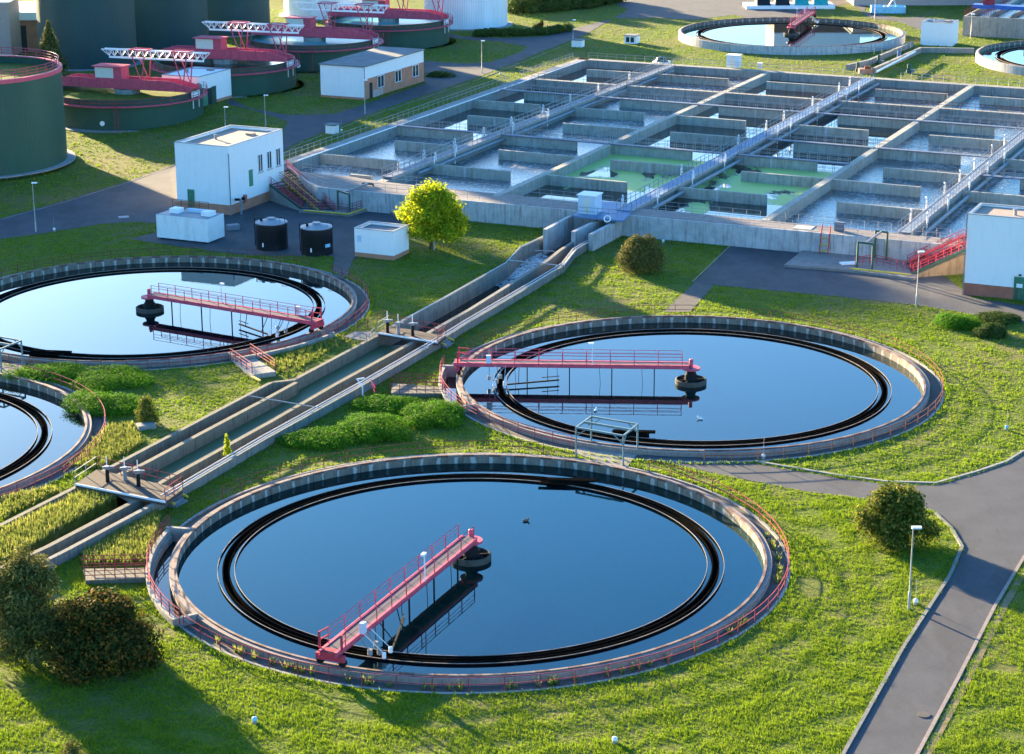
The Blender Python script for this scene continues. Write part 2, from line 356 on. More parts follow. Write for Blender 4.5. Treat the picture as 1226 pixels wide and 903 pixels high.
def haze():
    m = bpy.data.materials.new('haze air'); m.use_nodes = True; nt = m.node_tree; nt.nodes.remove(nt.nodes['Principled BSDF'])
    v = nd(nt, 'ShaderNodeVolumePrincipled'); v.inputs['Color'].default_value = (.86, .92, 1, 1); v.inputs['Density'].default_value = HAZE; v.inputs['Anisotropy'].default_value = 0.0
    nt.links.new(v.outputs[0], nt.nodes['Material Output'].inputs['Volume'])
    o = MB().bx(-2600, 2600, -400, 4100, -5, 75).obj('haze', m); tag(o, kind='stuff')
HAZE = .000003
haze()
# ------------------------------------------------------------------ plan of the works (world metres)
TA, TB, TC, TD = (-2.857, 133.74), (15.63, 174.65), (-35.84, 200.1), (-54.5, 158.5)
TE, TF = (51.2, 382.7), (99.0, 350.9)
ROADS = {
 'main_road': [(1010, 903), (1085, 775), (1140, 690), (1155, 655), (1140, 632), (1118, 612), (1030, 597), (960, 588), (880, 572), (800, 555), (765, 548), (775, 542), (850, 549), (905, 556), (1000, 572), (1060, 580), (1120, 582), (1170, 568), (1205, 556), (1226, 543), (1290, 500), (1330, 560), (1250, 648), (1226, 672), (1195, 725), (1150, 815), (1100, 903), (1060, 975), (965, 975)],
 'yard_road': [(878, 293), (832, 338), (870, 343), (1000, 355), (1100, 366), (1150, 374), (1226, 388), (1330, 420), (1330, 372), (1226, 366), (1165, 357), (1130, 330), (1000, 300), (960, 298), (890, 292)],
}
WEST = [(-60, 296), (0, 287), (55, 279), (125, 268), (168, 266), (188, 268), (188, 275), (156, 287), (270, 304), (300, 306), (395, 306), (440, 311), (425, 300), (428, 282), (455, 262), (470, 262), (468, 250), (345, 232), (318, 250), (300, 252), (330, 140), (345, 120), (300, 128), (286, 124), (273, 118), (240, 131), (232, 150), (262, 133), (300, 136), (330, 148), (212, 198), (160, 215), (80, 240), (0, 262), (-60, 277)]
ROADS['west_road'] = [(-60, 296), (0, 287), (55, 279), (125, 268), (168, 266), (188, 268), (200, 275), (156, 287), (270, 303), (300, 306), (395, 307), (425, 311), (440, 300), (470, 270), (520, 262), (470, 245), (390, 235), (330, 232), (300, 246), (216, 252), (214, 196), (160, 215), (80, 240), (0, 262), (-60, 277)]
ROADS['north_road'] = [(338, 182), (352, 173), (420, 146), (500, 117), (560, 97), (600, 82), (650, 62), (700, 42), (735, 22), (790, 22), (830, 24), (880, 18), (905, 26), (960, 20), (985, 10), (1020, 4), (1040, 22), (1075, 26), (1110, 40), (1150, 42), (1105, 20), (1075, 22), (1035, 14), (1040, 2), (1060, -8), (1000, -14), (700, -14), (690, 2), (735, 4), (752, 12), (735, 22), (690, 34), (650, 44), (600, 46), (555, 44), (535, 40), (525, 43), (560, 48), (600, 50), (632, 56), (625, 62), (590, 74), (560, 77), (530, 75), (508, 73), (509, 100), (440, 124), (400, 137), (345, 138), (300, 130), (275, 118), (272, 125), (310, 134), (345, 146), (340, 155)]
PATHS = {
 'garden_path': [(832, 338), (855, 342), (826, 374), (795, 374)],
 'tank_path': [(400, 308), (424, 308), (414, 335), (398, 333)],
}
def poly_world(pts): return [ag(*p) for p in pts]
RW = {k: poly_world(v) for k, v in ROADS.items()}
PW = {k: poly_world(v) for k, v in PATHS.items()}
# channel polylines, tops at z = .3
CZ = .3
def cz(pts, z=CZ): return [at(x, y, z) for x, y in pts]
WL3 = cz([(-60, 657), (0, 627), (93, 580), (114, 567)]); WL2 = cz([(114, 567), (320, 458.5), (327, 456.5), (350, 454), (414, 420), (452, 400)])
WL1 = cz([(452, 400), (525, 360), (561, 339.6), (605, 315), (622, 296), (650, 283), (688, 266)])
WI2 = cz([(128, 572), (167, 555.5), (320, 474.5), (352, 457)])
WM3 = cz([(-60, 705), (53, 654), (165, 595.4)]); WM2 = cz([(165, 592), (199, 571.5), (320, 505), (400, 459), (493, 408.5), (505, 401)])
WM1 = cz([(505, 401), (560, 370), (610, 339), (653, 311.7), (667.6, 299.7), (684, 289), (706, 277)])
WR3 = cz([(20, 690), (82, 659), (196.7, 598)]); WR2 = cz([(196.7, 598), (218, 584.8), (320, 525), (435.6, 461), (523.6, 409.8)])
WR1 = cz([(523.6, 409.8), (560, 387), (641, 339.6), (675.6, 318.3), (689, 301), (700, 294.4), (712, 288), (738, 272)])
CHAN = WL3 + WL2[1:] + WL1[1:] + list(reversed(WR1)) + list(reversed(WR2))[1:] + list(reversed(WR3))[1:]
BAS = [UV(-51.4, 11.6), at(371, 217, 2.0), at(394, 224, 2.0), at(449.5, 229, 2.0), UV(-20, .2), UV(56, .2), UV(56, 109.6), UV(-51.4, 110.8)]
# ------------------------------------------------------------------ ground sheet with its openings, and the roads laid on it
def tri_sheet(name, outline, holes, mat, step, dz, extra=None, kind='structure'):
    V2, E = [], []
    def loop(pts):
        b = len(V2); n = len(pts)
        for p in pts: V2.append(Vector((p[0], p[1])))
        E.extend((b + i, b + (i + 1) % n) for i in range(n))
    loop(outline)
    for h in holes: loop(h)
    xs = [p[0] for p in outline]; ys = [p[1] for p in outline]
    out = np.array([(p[0], p[1]) for p in outline]); hs = [np.array([(p[0], p[1]) for p in h]) for h in holes]
    if step:
        gx, gy = np.meshgrid(np.arange(max(min(xs), -160), min(max(xs), 180), step), np.arange(max(min(ys), 70), min(max(ys), 520), step))
        P = np.stack([gx.ravel() + .013, gy.ravel() + .017], 1); k = inside(P, out)
        for h in hs: k &= ~inside(P, h)
        for p in P[k]: V2.append(Vector((float(p[0]), float(p[1]))))
    if extra:
        for p in extra: V2.append(Vector(p))
    r = geometry.delaunay_2d_cdt(V2, E, [], 0, 1e-4)
    vv, ff = r[0], r[2]
    cen = np.array([[sum(vv[i].x for i in f) / len(f), sum(vv[i].y for i in f) / len(f)] for f in ff])
    k = inside(cen, out)
    for h in hs: k &= ~inside(cen, h)
    m = MB(); m.v = [(p.x, p.y, gz(p.x, p.y) + dz) for p in vv]; m.f = []
    for f, q in zip(ff, k):
        if not q: continue
        a, b_, c_ = (vv[i] for i in f[:3])
        m.f.append(tuple(f) if (b_ - a).cross(c_ - a) > 0 else tuple(reversed(f)))
    o = m.obj(name, mat); tag(o, kind=kind); return o
def inside(P, poly):
    x, y = P[:, 0], P[:, 1]; r = np.zeros(len(P), bool); n = len(poly); j = n - 1
    for i in range(n):
        xi, yi = poly[i][0], poly[i][1]; xj, yj = poly[j][0], poly[j][1]
        if yi != yj: r ^= ((yi > y) != (yj > y)) & (x < (xj - xi) * (y - yi) / (yj - yi) + xi)
        j = i
    return r
def circle(c, r, n=96): return [(c[0] + r * math.cos(2 * PI * i / n), c[1] + r * math.sin(2 * PI * i / n)) for i in range(n)]
HOLES = [circle(TA, 21.7), circle(TB, 21.7), circle(TC, 21.7), circle(TD, 21.7), circle(TE, 20.3), circle(TF, 20.3), CHAN, BAS]
far = [(x, y) for x in (-1500, -800, -400, 400, 800, 1500) for y in (-200, 300, 700, 1200, 2500)]
tri_sheet('ground', [(-2500, -300), (2500, -300), (2500, 4000), (-2500, 4000)], HOLES, M['lawn'], 5.0, 0.0, far)
for i, (k, p) in enumerate(RW.items()): tri_sheet(k, p, [], M['asphalt'], 4.0, .02 + .004 * i)
for i, (k, p) in enumerate(PW.items()): tri_sheet(k, p, [], M['gravel'], 4.0, .04 + .004 * i)
def kerb(name, pts, w=.22, h=.10, label=None, mat='concrete_dirty'):
    P = []
    q = [ag(*p) for p in pts]
    for a, b_ in zip(q, q[1:]):
        n = max(1, int((b_ - a).length / 4))
        for i in range(n): P.append(a.lerp(b_, i / n))
    P.append(q[-1])
    o = strip(P, -w / 2, w / 2, lambda x, y: gz(x, y) - .1, lambda x, y: gz(x, y) + h).obj(name, M[mat]); tag(o, kind='structure'); return o
kerb('kerb', [(1005, 912), (1082, 775), (1137, 690), (1152, 655), (1138, 632), (1120, 615)])
kerb('kerb', [(1094, 912), (1146, 815), (1192, 725), (1226, 668), (1250, 640)], mat='coping')
kerb('kerb', [(1226, 540), (1205, 553), (1170, 565), (1120, 579), (1060, 577), (1000, 569), (905, 553)], mat='concrete')
kerb('kerb', [(340, 186), (352, 176), (420, 149), (500, 120), (560, 100), (600, 85), (650, 65), (700, 45)], .15, .06)
kerb('kerb', [(0, 263.5), (80, 241.5), (160, 216.5), (212, 197)], .15, .06)
def verge(pts, w):
    P = []; q = [ag(*p) for p in pts]
    for a, b_ in zip(q, q[1:]):
        n = max(1, int((b_ - a).length / 2))
        for i in range(n): P.append(a.lerp(b_, i / n))
    o = strip(P, .15, w, lambda x, y: gz(x, y) - .05, lambda x, y: gz(x, y) + .03).obj('dry_verge', M['dry']); tag(o, kind='structure')
verge([(1096, 912), (1149, 815), (1195, 725), (1229, 668), (1253, 640)], .62)
verge([(1226, 540), (1205, 553), (1170, 565), (1120, 579), (1060, 577), (1000, 569)], -.3)
kerb('kerb', [(878, 291), (829, 338)], .15, .06, mat='coping')

# ------------------------------------------------------------------ railings
def railing(name, label, pts, base, mat, spacing=2.0, h=1.0, rails=(1.0, .55), r=.03, parts=True, group=None, cat='railing', closed=False):
    pts = [Vector((p[0], p[1], p[2] if len(p) > 2 else (gz(p[0], p[1]) if base is None else base))) for p in pts]
    if closed: pts.append(pts[0])
    L = [0]; 
    for a, b_ in zip(pts, pts[1:]): L.append(L[-1] + (b_ - a).length)
    def pos(s):
        for i in range(len(L) - 1):
            if s <= L[i + 1] + 1e-6: return pts[i].lerp(pts[i + 1], (s - L[i]) / max(1e-6, L[i + 1] - L[i]))
        return pts[-1]
    n = max(1, round(L[-1] / spacing))
    posts = [pos(L[-1] * i / n) for i in range(n + (0 if closed else 1))]
    if not parts:
        m = MB()
        for q in rails: m.tube([p + Vector((0, 0, q * h)) for p in pts], r, 4)
        for p in posts: m.bar(p, p + Vector((0, 0, h)), r * 1.7)
        o = m.obj(name, mat); return tag(o, label, cat, group)
    c = pts[0]; t = thing(name, label, cat, c, 0, group)
    for q in rails:
        m = MB(); m.tube([p - c + Vector((0, 0, q * h)) for p in pts], r, 5); m.obj('rail', mat, t, True)
    pm = MB().bar((0, 0, 0), (0, 0, h), r * 1.8); p0 = None
    for p in posts:
        if p0 is None: p0 = pm.obj('post', mat, t, loc=p - c)
        else: o = p0.copy(); C.objects.link(o); o.parent = t; o.location = p - c
    return t
def arc(c, r, a0, a1, n=60, z=None):
    q = [(c[0] + r * math.cos(math.radians(a0 + (a1 - a0) * i / n)), c[1] + r * math.sin(math.radians(a0 + (a1 - a0) * i / n))) for i in range(n + 1)]
    return [(x, y, z) for x, y in q] if z is not None else q
# ------------------------------------------------------------------ clarifiers
WZ = -.65
def clarifier(c, zr, label, chan=None, raised=False, gap=()):
    t = thing('clarifier_tank', label, 'clarifier', (c[0], c[1], zr), 0)
    MB().lathe([(20.0, -3.2), (20.0, 0), (20.16, 0), (20.16, -3.2)], n=192, closed=True).obj('inner_wall', M['clar_wall'], t, True)
    MB().lathe([(19.985, -.12), (19.985, .05), (20.17, .05), (20.17, -.02)], n=192, closed=True).obj('wheel_track', M['track'], t, True)
    outer = -1.9 if raised else -.9
    MB().lathe([(20.16, outer), (20.16, -.03), (20.5, -.03), (20.5, outer)], n=192, closed=True).obj('coping', M['coping'] if not raised else M['concrete_pale'], t, True)
    if not raised:
        a0, a1 = (math.radians(chan[1]), math.radians(chan[0]) + 2 * PI) if chan else (0, 2 * PI)
        MB().lathe([(20.5, -.9), (20.5, -.5), (21.55, -.5), (21.55, -.9)], a0, a1, n=192, closed=True).obj('walkway', M['gravel'], t, True)
        MB().lathe([(21.55, -.9), (21.55, -.38), (21.75, -.38), (21.75, -.9)], n=192, closed=True).obj('outer_kerb', M['concrete'], t, True)
        if chan:
            b0, b1 = math.radians(chan[0]), math.radians(chan[1])
            MB().lathe([(20.5, -1.0), (20.5, -.95), (21.6, -.95), (21.6, -1.0)], b0, b1, n=40, closed=True).obj('outlet_water', M['water'], t)
            MB().lathe([(21.75, -1.1), (21.75, .0), (22.05, .0), (22.05, -1.1)], b0, b1, n=40, closed=True).obj('outlet_wall', M['concrete'], t, True)
            for b_ in (b0, b1):
                r = 21.2; MB().box((r * math.cos(b_), r * math.sin(b_), -.5), (1.8, .3, 1.2), b_).obj('end_wall', M['concrete'], t)
    # double sided effluent trough with weir plates
    tr = MB(); tr.lathe([(16.96, -1.6), (16.96, -.55), (16.89, -.55), (16.89, -1.55), (16.53, -1.55), (16.53, -.55), (16.46, -.55), (16.46, -1.6)], n=192, closed=True).obj('effluent_trough', M['algae_wall'], t, True)
    for r in (16.46, 16.89): MB().lathe([(r - .01, -.555), (r - .01, -.52), (r + .08, -.52), (r + .08, -.555)], n=192, closed=True).obj('trough_edge', M['algae_wall'], t, True)
    for r in (17.27, 16.12): MB().lathe([(r, -.85), (r, -.53), (r + .03, -.53), (r + .03, -.85)], n=192, closed=True).obj('weir_plate', M['algae_wall'], t, True); MB().lathe([(r - .004, -.535), (r - .004, -.50), (r + .034, -.50), (r + .034, -.535)], n=192, closed=True).obj('weir_edge', M['weir_lit'], t, True)
    MB().lathe([(16.53, -1.25), (16.89, -1.25)], n=192).obj('trough_water', M['algae_wall'], t)
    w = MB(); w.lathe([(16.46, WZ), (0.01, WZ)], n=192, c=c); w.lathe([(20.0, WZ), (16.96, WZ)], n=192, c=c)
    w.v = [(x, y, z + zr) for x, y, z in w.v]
    o = w.obj('water', M['lake_sky_deep'] if c is TA else M['lake_sky_mid']); tag(o, kind='structure')
    return t
clarifier(TA, 0, 'nearest round settling tank, its dark blue water whole in view below the gantry frame', (168, 212))
clarifier(TB, 0, 'round settling tank behind the nearest one, crossed by a level red bridge', (171, 203))
clarifier(TC, 0, 'round settling tank with white bright water below the white container and two black vats', (300, 330))
clarifier(TD, 0, 'round settling tank cut off by the picture edge, beside the juniper bank', None)
clarifier(TE, 2.4, 'distant raised round settling tank beyond the square basins, reflecting a brown building', None, True)
clarifier(TF, 2.4, 'distant round settling tank cut off by the picture edge beside the small white pump house', None, True)
def cen(c, zr, label):
    t = thing('centre_column', label, 'centre column', (c[0], c[1], zr), 0, 'centre columns of the settling tanks')
    MB().lathe([(.0, -3), (.55, -3), (.55, .1), (.42, .3), (.42, .62), (0, .62)], n=24).obj('column', M['dark'], t, True)
    MB().lathe([(1.38, -1.2), (1.38, -.28), (1.26, -.22), (1.26, -1.2)], n=32, closed=True).obj('stilling_ring', M['edge_dark'], t, True)
    m = MB()
    for k in range(8):
        a = k * PI / 4 + .2; m.bar((.5 * math.cos(a), .5 * math.sin(a), -.35), (1.28 * math.cos(a), 1.28 * math.sin(a), -.35), .09, .12)
    m.obj('spokes', M['dark'], t)
    MB().lathe([(0, .64), (.8, .64), (.8, .80), (0, .80)], n=28).obj('turntable', M['red'], t, True)
    MB().lathe([(0, .8), (.17, .8), (.17, 1.5), (.12, 1.56), (0, 1.56)], n=16).obj('motor', M['red'], t, True)
    return t
cen(TA, 0, 'centre column in the water of the nearest tank, at the end of the sloping red bridge')
cen(TB, 0, 'centre column with dark ring at the end of the level red bridge, above a gantry frame')
cen(TC, 0, 'centre column with pale ring standing in white bright water')
cen(TE, 2.4, 'far centre column in the raised tank reflecting a brown building')
def bridge(c, zr, ang, label, side=1):
    t = thing('scraper_bridge', label, 'scraper bridge', (c[0], c[1], zr), math.radians(ang)); L = 20.75
    for s in (-1, 1):
        m = MB(); m.bx(.2, L, s * .52 - .04, s * .52 + .04, .80, 1.12); m.bx(.2, L, s * .52 - .10, s * .52 + .10, 1.1, 1.13); m.bx(.2, L, s * .52 - .10, s * .52 + .10, .78, .81)
        m.obj('side_beam', M['red'], t)
    m = MB(); m.bx(.2, L, -.46, .46, 1.06, 1.095); m.obj('deck', M['dark_deck'], t)
    m = MB()
    for i in range(11): x = 1 + i * 1.9; m.bx(x - .05, x + .05, -.47, .47, .84, .97)
    m.obj('cross_beams', M['red'], t)
    for s in (-1, 1):
        h = MB()
        for z in (2.12, 1.85, 1.55): h.tube([(.8, s * .58, z), (L - 1.2, s * .58, z)], .026 if z > 2 else .018, 5)
        for i in range(10): x = .8 + i * (L - 2.0) / 9; h.bar((x, s * .58, 1.05), (x, s * .58, 2.14), .055)
        h.obj('handrail', M['red'], t)
    m = MB(); m.bx(L - .5, L - .2, -.95, .95, .42, .82); m.bx(L - .55, L - .1, -.55, .55, .82, 1.12); m.obj('end_carriage', M['red_bright'], t)
    for s in (-1, 1):
        w = MB(); w.tube([(20.12, s * .75, .29), (20.40, s * .75, .29)], .24, 14); w.obj('wheel', M['dark'], t)
        a = MB(); a.bar((L - .4, s * .75, 1.1), (L - .4, s * .75, 2.15), .12); a.bar((L - .4, s * .75, 2.1), (L - 1.3, s * .6, 2.1), .07); a.bar((L - .4, s * .75, 1.6), (L - 1.3, s * .6, 1.6), .07); a.obj('gate_post', M['red_bright'], t)
    m = MB(); m.bx(L - 3.3, L - 2.9, .62, .95, 1.2, 1.9); m.obj('control_box', M['kiosk'], t)
    m = MB(); m.bar((8.6, .62, 1.1), (8.6, .62, 3.0), .07); m.bx(8.5, 8.95, .5, .74, 2.95, 3.1); m.obj('bridge_lamp', M['white_steel'], t)
    for x in (3.2, 6.9, 10.6, 14.3):
        m = MB(); m.bar((x, side * -.45, .8), (x, side * -.45, -2.0), .09); m.bar((x + 1.1, side * -.45, .8), (x + .9, side * -.45, -2.0), .035); m.obj('scraper_arm', M['dark'], t)
    m = MB(); m.bar((11.5, side * -.5, -.35), (16.0, side * -1.9, -.4), .12); m.bar((11.5, side * -.5, .0), (13, side * -1., .0), .06); m.bar((15.0, -side * 1.6, -.4), (15.0, -side * .5, .85), .05); m.bar((12.5, -side * .8, -.4), (12.5, -side * .5, .85), .05); m.obj('skimmer', M['dark'], t)
    m = MB()
    for x, y, z in ((16.6, 1.1, .1), (17.6, 1.2, .0), (16.9, 1.5, -.2)): m.bar((x, side * -y, z), (x, side * -.5, .95), .06); m.lathe([(0, z - .2), (.16, z - .2), (.16, z + .15), (0, z + .15)], n=10, c=(x, side * -y))
    m.obj('weir_brush', M['grey_steel'], t)
    for x in (16.2, 17.1): b_ = MB(); b_.lathe([(0, -.55), (.13, -.5), (.13, -.15), (0, -.1)], n=10, c=(x, side * -1.9)); b_.bar((x, side * -1.9, -.2), (x, side * -.5, .9), .03); b_.obj('float', M['white_steel'], t, True)
    return t
bridge(TA, 0, -113.4, 'sloping red scraper bridge over the nearest tank, its deck dark', -1)
bridge(TB, 0, 176.5, 'level red scraper bridge over the tank below the round bush, reflected in blue water', -1)
bridge(TC, 0, -30.8, 'red scraper bridge over white bright water below the black vats', 1)
bridge(TE, 2.4, 72, 'small far red scraper bridge on the raised tank beyond the basins', 1)
# tank railings
railing('railing', 'red brown railing curving right round the nearest tank', arc(TA, 21.62, -146, 52, 90, -.42), None, M['rail_red'], 2.15, group=None)
railing('railing', 'rusty railing in the grass behind the nearest tank, ending at the gantry', arc(TA, 21.9, 76, 148, 50, -.42), None, M['rail_rust'], 1.9)
railing('railing', 'red railing on the outlet chamber wall at the nearest tank', arc(TA, 21.9, 168, 214, 20, .0), None, M['rail_red'], 1.6, rails=(1.0, .7, .4))
railing('railing', 'red brown railing round the tank with the level red bridge', arc(TB, 21.62, -92, 70, 80, -.42), None, M['rail_rust'], 2.1)
railing('railing', 'rusty railing in the long grass between the level red bridge and the garden path', arc(TB, 21.9, 84, 152, 50, -.42), None, M['rail_rust'], 2.0)
railing('railing', 'red railing round the outlet chamber at the foot of the level red bridge', arc(TB, 21.9, 171, 240, 30, .0), None, M['rail_red'], 1.8, rails=(1.0, .7, .4))
railing('railing', 'red brown railing round the white bright tank, from the tank path to the gate platform', arc(TC, 21.62, -86, 38, 60, -.42), None, M['rail_red'], 1.9)
railing('railing', 'thin railing above the white bright tank, from the grass slope to the tank path', arc(TC, 21.7, 48, 150, 60, -.42), None, M['rail_rust'], 2.2)
railing('railing', 'red brown railing along the foot of the white bright tank above the juniper bank', arc(TC, 21.62, -170, -92, 50, -.42), None, M['rail_rust'], 2.2)
railing('railing', 'red railing round the cut off tank beside the juniper bank', arc(TD, 21.62, -60, 75, 80, -.42), None, M['rail_red'], 1.9)
# gantry frames
def gantry(off, label):
    P = [Vector((x + off[0], y + off[1], -.42)) for x, y in ((4.97, 154.37), (8.54, 152.27), (9.8, 155.1), (6.25, 157.11))]
    t = thing('gantry_frame', label, 'steel frame', P[0], 0, None); H = 2.45; c = P[0]; Q = [p - c for p in P]; up = Vector((0, 0, H))
    for q in Q: MB().bar(q, q + up, .13).obj('post', M['teal_steel'], t)
    for a, b_ in ((0, 1), (1, 2), (2, 3), (3, 0)): MB().bar(Q[a] + up, Q[b_] + up, .13).obj('beam', M['teal_steel'], t)
    m = MB(); m.bar(Q[3].lerp(Q[0], .5) + up, Q[2].lerp(Q[1], .5) + up, .12, .18); m.obj('crane_rail', M['teal_steel'], t)
    m = MB()
    for a, b_ in ((0, 1), (1, 0), (3, 2), (2, 3), (1, 2)): m.bar(Q[a] + up * .72, Q[a].lerp(Q[b_], .22) + up, .07)
    m.obj('brace', M['teal_steel'], t)
    return t
gantry((0, 0), 'grey green steel frame standing between the nearest tank and the tank behind it')
gantry((-53.7, 24.8), 'grey green steel frame cut off by the picture edge, above the cut off tank')
def box_thing(name, label, cat, c, d, rz, mat, group=None):
    o = MB().box((0, 0, d[2] / 2), d, rz).obj(name, mat, loc=c); return tag(o, label, cat, group)
def slab(name, label, cat, px, z0, z1, mat):
    P = [at(x, y, z1) for x, y in px]; c = P[0]
    o = MB().prism([(p.x - c.x, p.y - c.y) for p in P], z0 - z1, 0).obj(name, mat, loc=c); return tag(o, label, cat)
slab('concrete_platform', 'pale concrete platform under the frame between the two nearest tanks', 'platform', [(684, 540), (702, 531), (765, 541), (748, 562), (716, 553)], -.6, -.36, M['deck'])
slab('concrete_platform', 'pale concrete platform under the cut off frame', 'platform', [(-20, 436), (32, 434), (22, 446), (-30, 452)], -.6, -.36, M['deck'])
def scum_box(px, z, L, label, rz):
    p = at(*px, z); t = thing('scum_box', label, 'scum box', p, rz)
    m = MB(); m.bx(-L / 2, L / 2, -.45, .45, -.5, .12); m.obj('trough_box', M['algae_wall'], t)
    m = MB(); m.bx(-L / 2 + .1, L / 2 + .5, -.3, .2, .12, .26); m.bx(-L / 2 - .6, L / 2 - .5, -.75, -.4, .0, .12); m.obj('lid', M['algae_wall'], t)
scum_box((680, 577), -.5, 3.2, 'dark scum box on the weir of the nearest tank', -.1)
scum_box((755, 519), -.5, 3.0, 'dark scum box on the weir behind the gantry frame', -.1)
scum_box((58, 423), -.5, 3.4, 'dark scum box on the weir of the white bright tank', -.15)

# ------------------------------------------------------------------ channel
ch = thing('channel', 'long concrete channel running from the square basins down between the round tanks', 'channel')
def wpart(name, pts, w0, w1, z0, z1, mat): return strip(pts, w0, w1, z0, z1).obj(name, mat, ch)
for pts in (WL3, WL2, WL1): wpart('side_wall', pts, 0, .38, -2.4, CZ, M['concrete_dirty'] if pts is WL1 else M['channel_wall'])
wpart('inner_wall', WI2, 0, .42, -2.4, CZ - .02, M['channel_wall'])
for pts in (WM3, WM2, WM1): wpart('middle_wall', pts, 0, .42, -2.4, CZ, M['concrete_dirty'] if pts is WM1 else M['channel_wall'])
for pts in (WR3, WR2, WR1): wpart('side_wall', pts, -.38, 0, -2.4, CZ, M['concrete_dirty'])
hw1 = [at(650, 274.5, 1.5), at(690, 253, 1.5)]; wpart('high_wall', hw1, 0, .45, -2.0, 1.5, M['concrete_pale'])
hw2 = [at(684, 277, 1.5), at(720, 260, 1.5)]; wpart('high_wall', hw2, 0, .45, -2.0, 1.5, M['concrete_pale'])
hw3 = [at(706.6, 280.5, 1.5), at(748, 259, 1.5)]; wpart('high_wall', hw3, -.2, .3, -2.0, 1.5, M['concrete_pale'])
def sheet(name, pts, z, mat, parent=None, kind='structure'):
    m = MB(); P = [(p[0], p[1], z) for p in pts]; 
    A = sum(P[i][0] * P[(i + 1) % len(P)][1] - P[(i + 1) % len(P)][0] * P[i][1] for i in range(len(P)))
    if A < 0: P = P[::-1]
    m.add(P, [tuple(range(len(P)))]); o = m.obj(name, mat, parent)
    if parent is None: tag(o, kind=kind)
    return o
def between(A, B): return list(A) + list(reversed(B))
def quads(name, A, B, z, mat):      # ruled strip between two polylines
    n = 24
    def res(P):
        P = [Vector((p[0], p[1])) for p in P]; L = [0]
        for a, b_ in zip(P, P[1:]): L.append(L[-1] + (b_ - a).length)
        out = []
        for k in range(n + 1):
            s = L[-1] * k / n; i = max(j for j in range(len(L) - 1) if L[j] <= s + 1e-6); out.append(P[i].lerp(P[i + 1], (s - L[i]) / (L[i + 1] - L[i])))
        return out
    a, b_ = res(A), res(B); m = MB(); q = []
    for p, r in zip(a, b_): q += [(p.x, p.y, z), (r.x, r.y, z)]
    m.add(q, [(2 * i, 2 * i + 1, 2 * i + 3, 2 * i + 2) for i in range(n)]); o = m.obj(name, mat); tag(o, kind='structure'); return o
quads('channel_water', WL3, WR3, -1.5, M['water_dark'])
quads('channel_water', WL2, WR2, -1.5, M['water_dark'])
quads('channel_water', WL1, WR1, -1.3, M['water_dark'])
quads('channel_water', WI2 + WL2[3:], WM2, -.75, M['water_green'])
quads('channel_water', [at(590, 340, -1.22), at(622, 317, -1.22), at(645, 300, -1.22)], [at(606, 349, -1.22), at(640, 326, -1.22), at(657, 308, -1.22)], -1.22, M['water_foam'])
# planted strip inside the lower channel
pw = [at(-60, 664, -.1), at(20, 628, -.1), at(100, 590, -.1), at(150, 594, -.1)]
PLANT = [pw[0], pw[1], pw[2], at(140, 596, -.1), at(100, 618, -.1), at(50, 648, -.1), at(-60, 700, -.1)]
o = MB().prism([(p.x, p.y) for p in PLANT], -1.6, -.05).obj('planted_strip', M['lawn']); tag(o, kind='structure')
# pipes along the channel
def pipe(name, label, pts, r, mat, group=None):
    o = MB().tube(pts, r, 8).obj(name, mat, smooth=True); return tag(o, label, 'pipe', group)
def offs(pts, d, z):
    r = []
    for i, p in enumerate(pts):
        a = pts[max(0, i - 1)]; b_ = pts[min(len(pts) - 1, i + 1)]; t = (Vector((b_[0], b_[1])) - Vector((a[0], a[1]))).normalized()
        r.append((p[0] + t.y * d, p[1] - t.x * d, z))
    return r
allr = list(WR2) + list(WR1)[1:-1]
pipe('pipe', 'white pipe on the grass side of the channel wall, above the juniper mounds', offs(allr, .10, CZ + .25), .065, M['pipe_pale'])
pipe('pipe', 'white pipe on the inner side of the same channel wall, beside its twin', offs(allr, -.28, CZ + .25), .055, M['pipe_pale'])
pipe('pipe', 'white pipe along the channel wall beside the mown lawn and the yellow tree', offs(list(WL1)[:-1], .10, CZ + .07), .05, M['pipe_pale'])
pipe('pipe', 'thin pale pipe crossing the green water channel', [at(298, 474, CZ + .12), at(384, 488.5, CZ + .3)], .05, M['rail_grey'])
pipe('pipe', 'pale pipe crossing the foaming water near the bend', [at(607, 311.5, CZ + .12), at(676, 318.5, CZ + .3)], .07, M['rail_grey'])
pipe('pipe', 'short pale pipe crossing the dark channel above the foaming water', [at(640, 300, -.1), at(664, 301, -.1)], .05, M['rail_grey'])
def actuator(p, label, h=1.0, mat='dark'):
    t = thing('gate_valve', label, 'valve', p)
    MB().lathe([(0, 0), (.16, 0), (.14, h), (0, h)], n=10).obj('pedestal', M[mat], t, True)
    m = MB(); m.lathe([(0, h), (.2, h), (.2, h + .25), (0, h + .25)], n=12); m.box((.3, 0, h + .16), (.4, .16, .16)); m.box((-.22, 0, h + .13), (.25, .22, .16)); m.obj('gearbox', M['grey_steel'], t)
    m = MB(); m.lathe([(0, h + .3), (.035, h + .3), (.035, h + 1.0), (0, h + 1.05)], n=8); m.obj('spindle_tube', M['white_steel'], t)
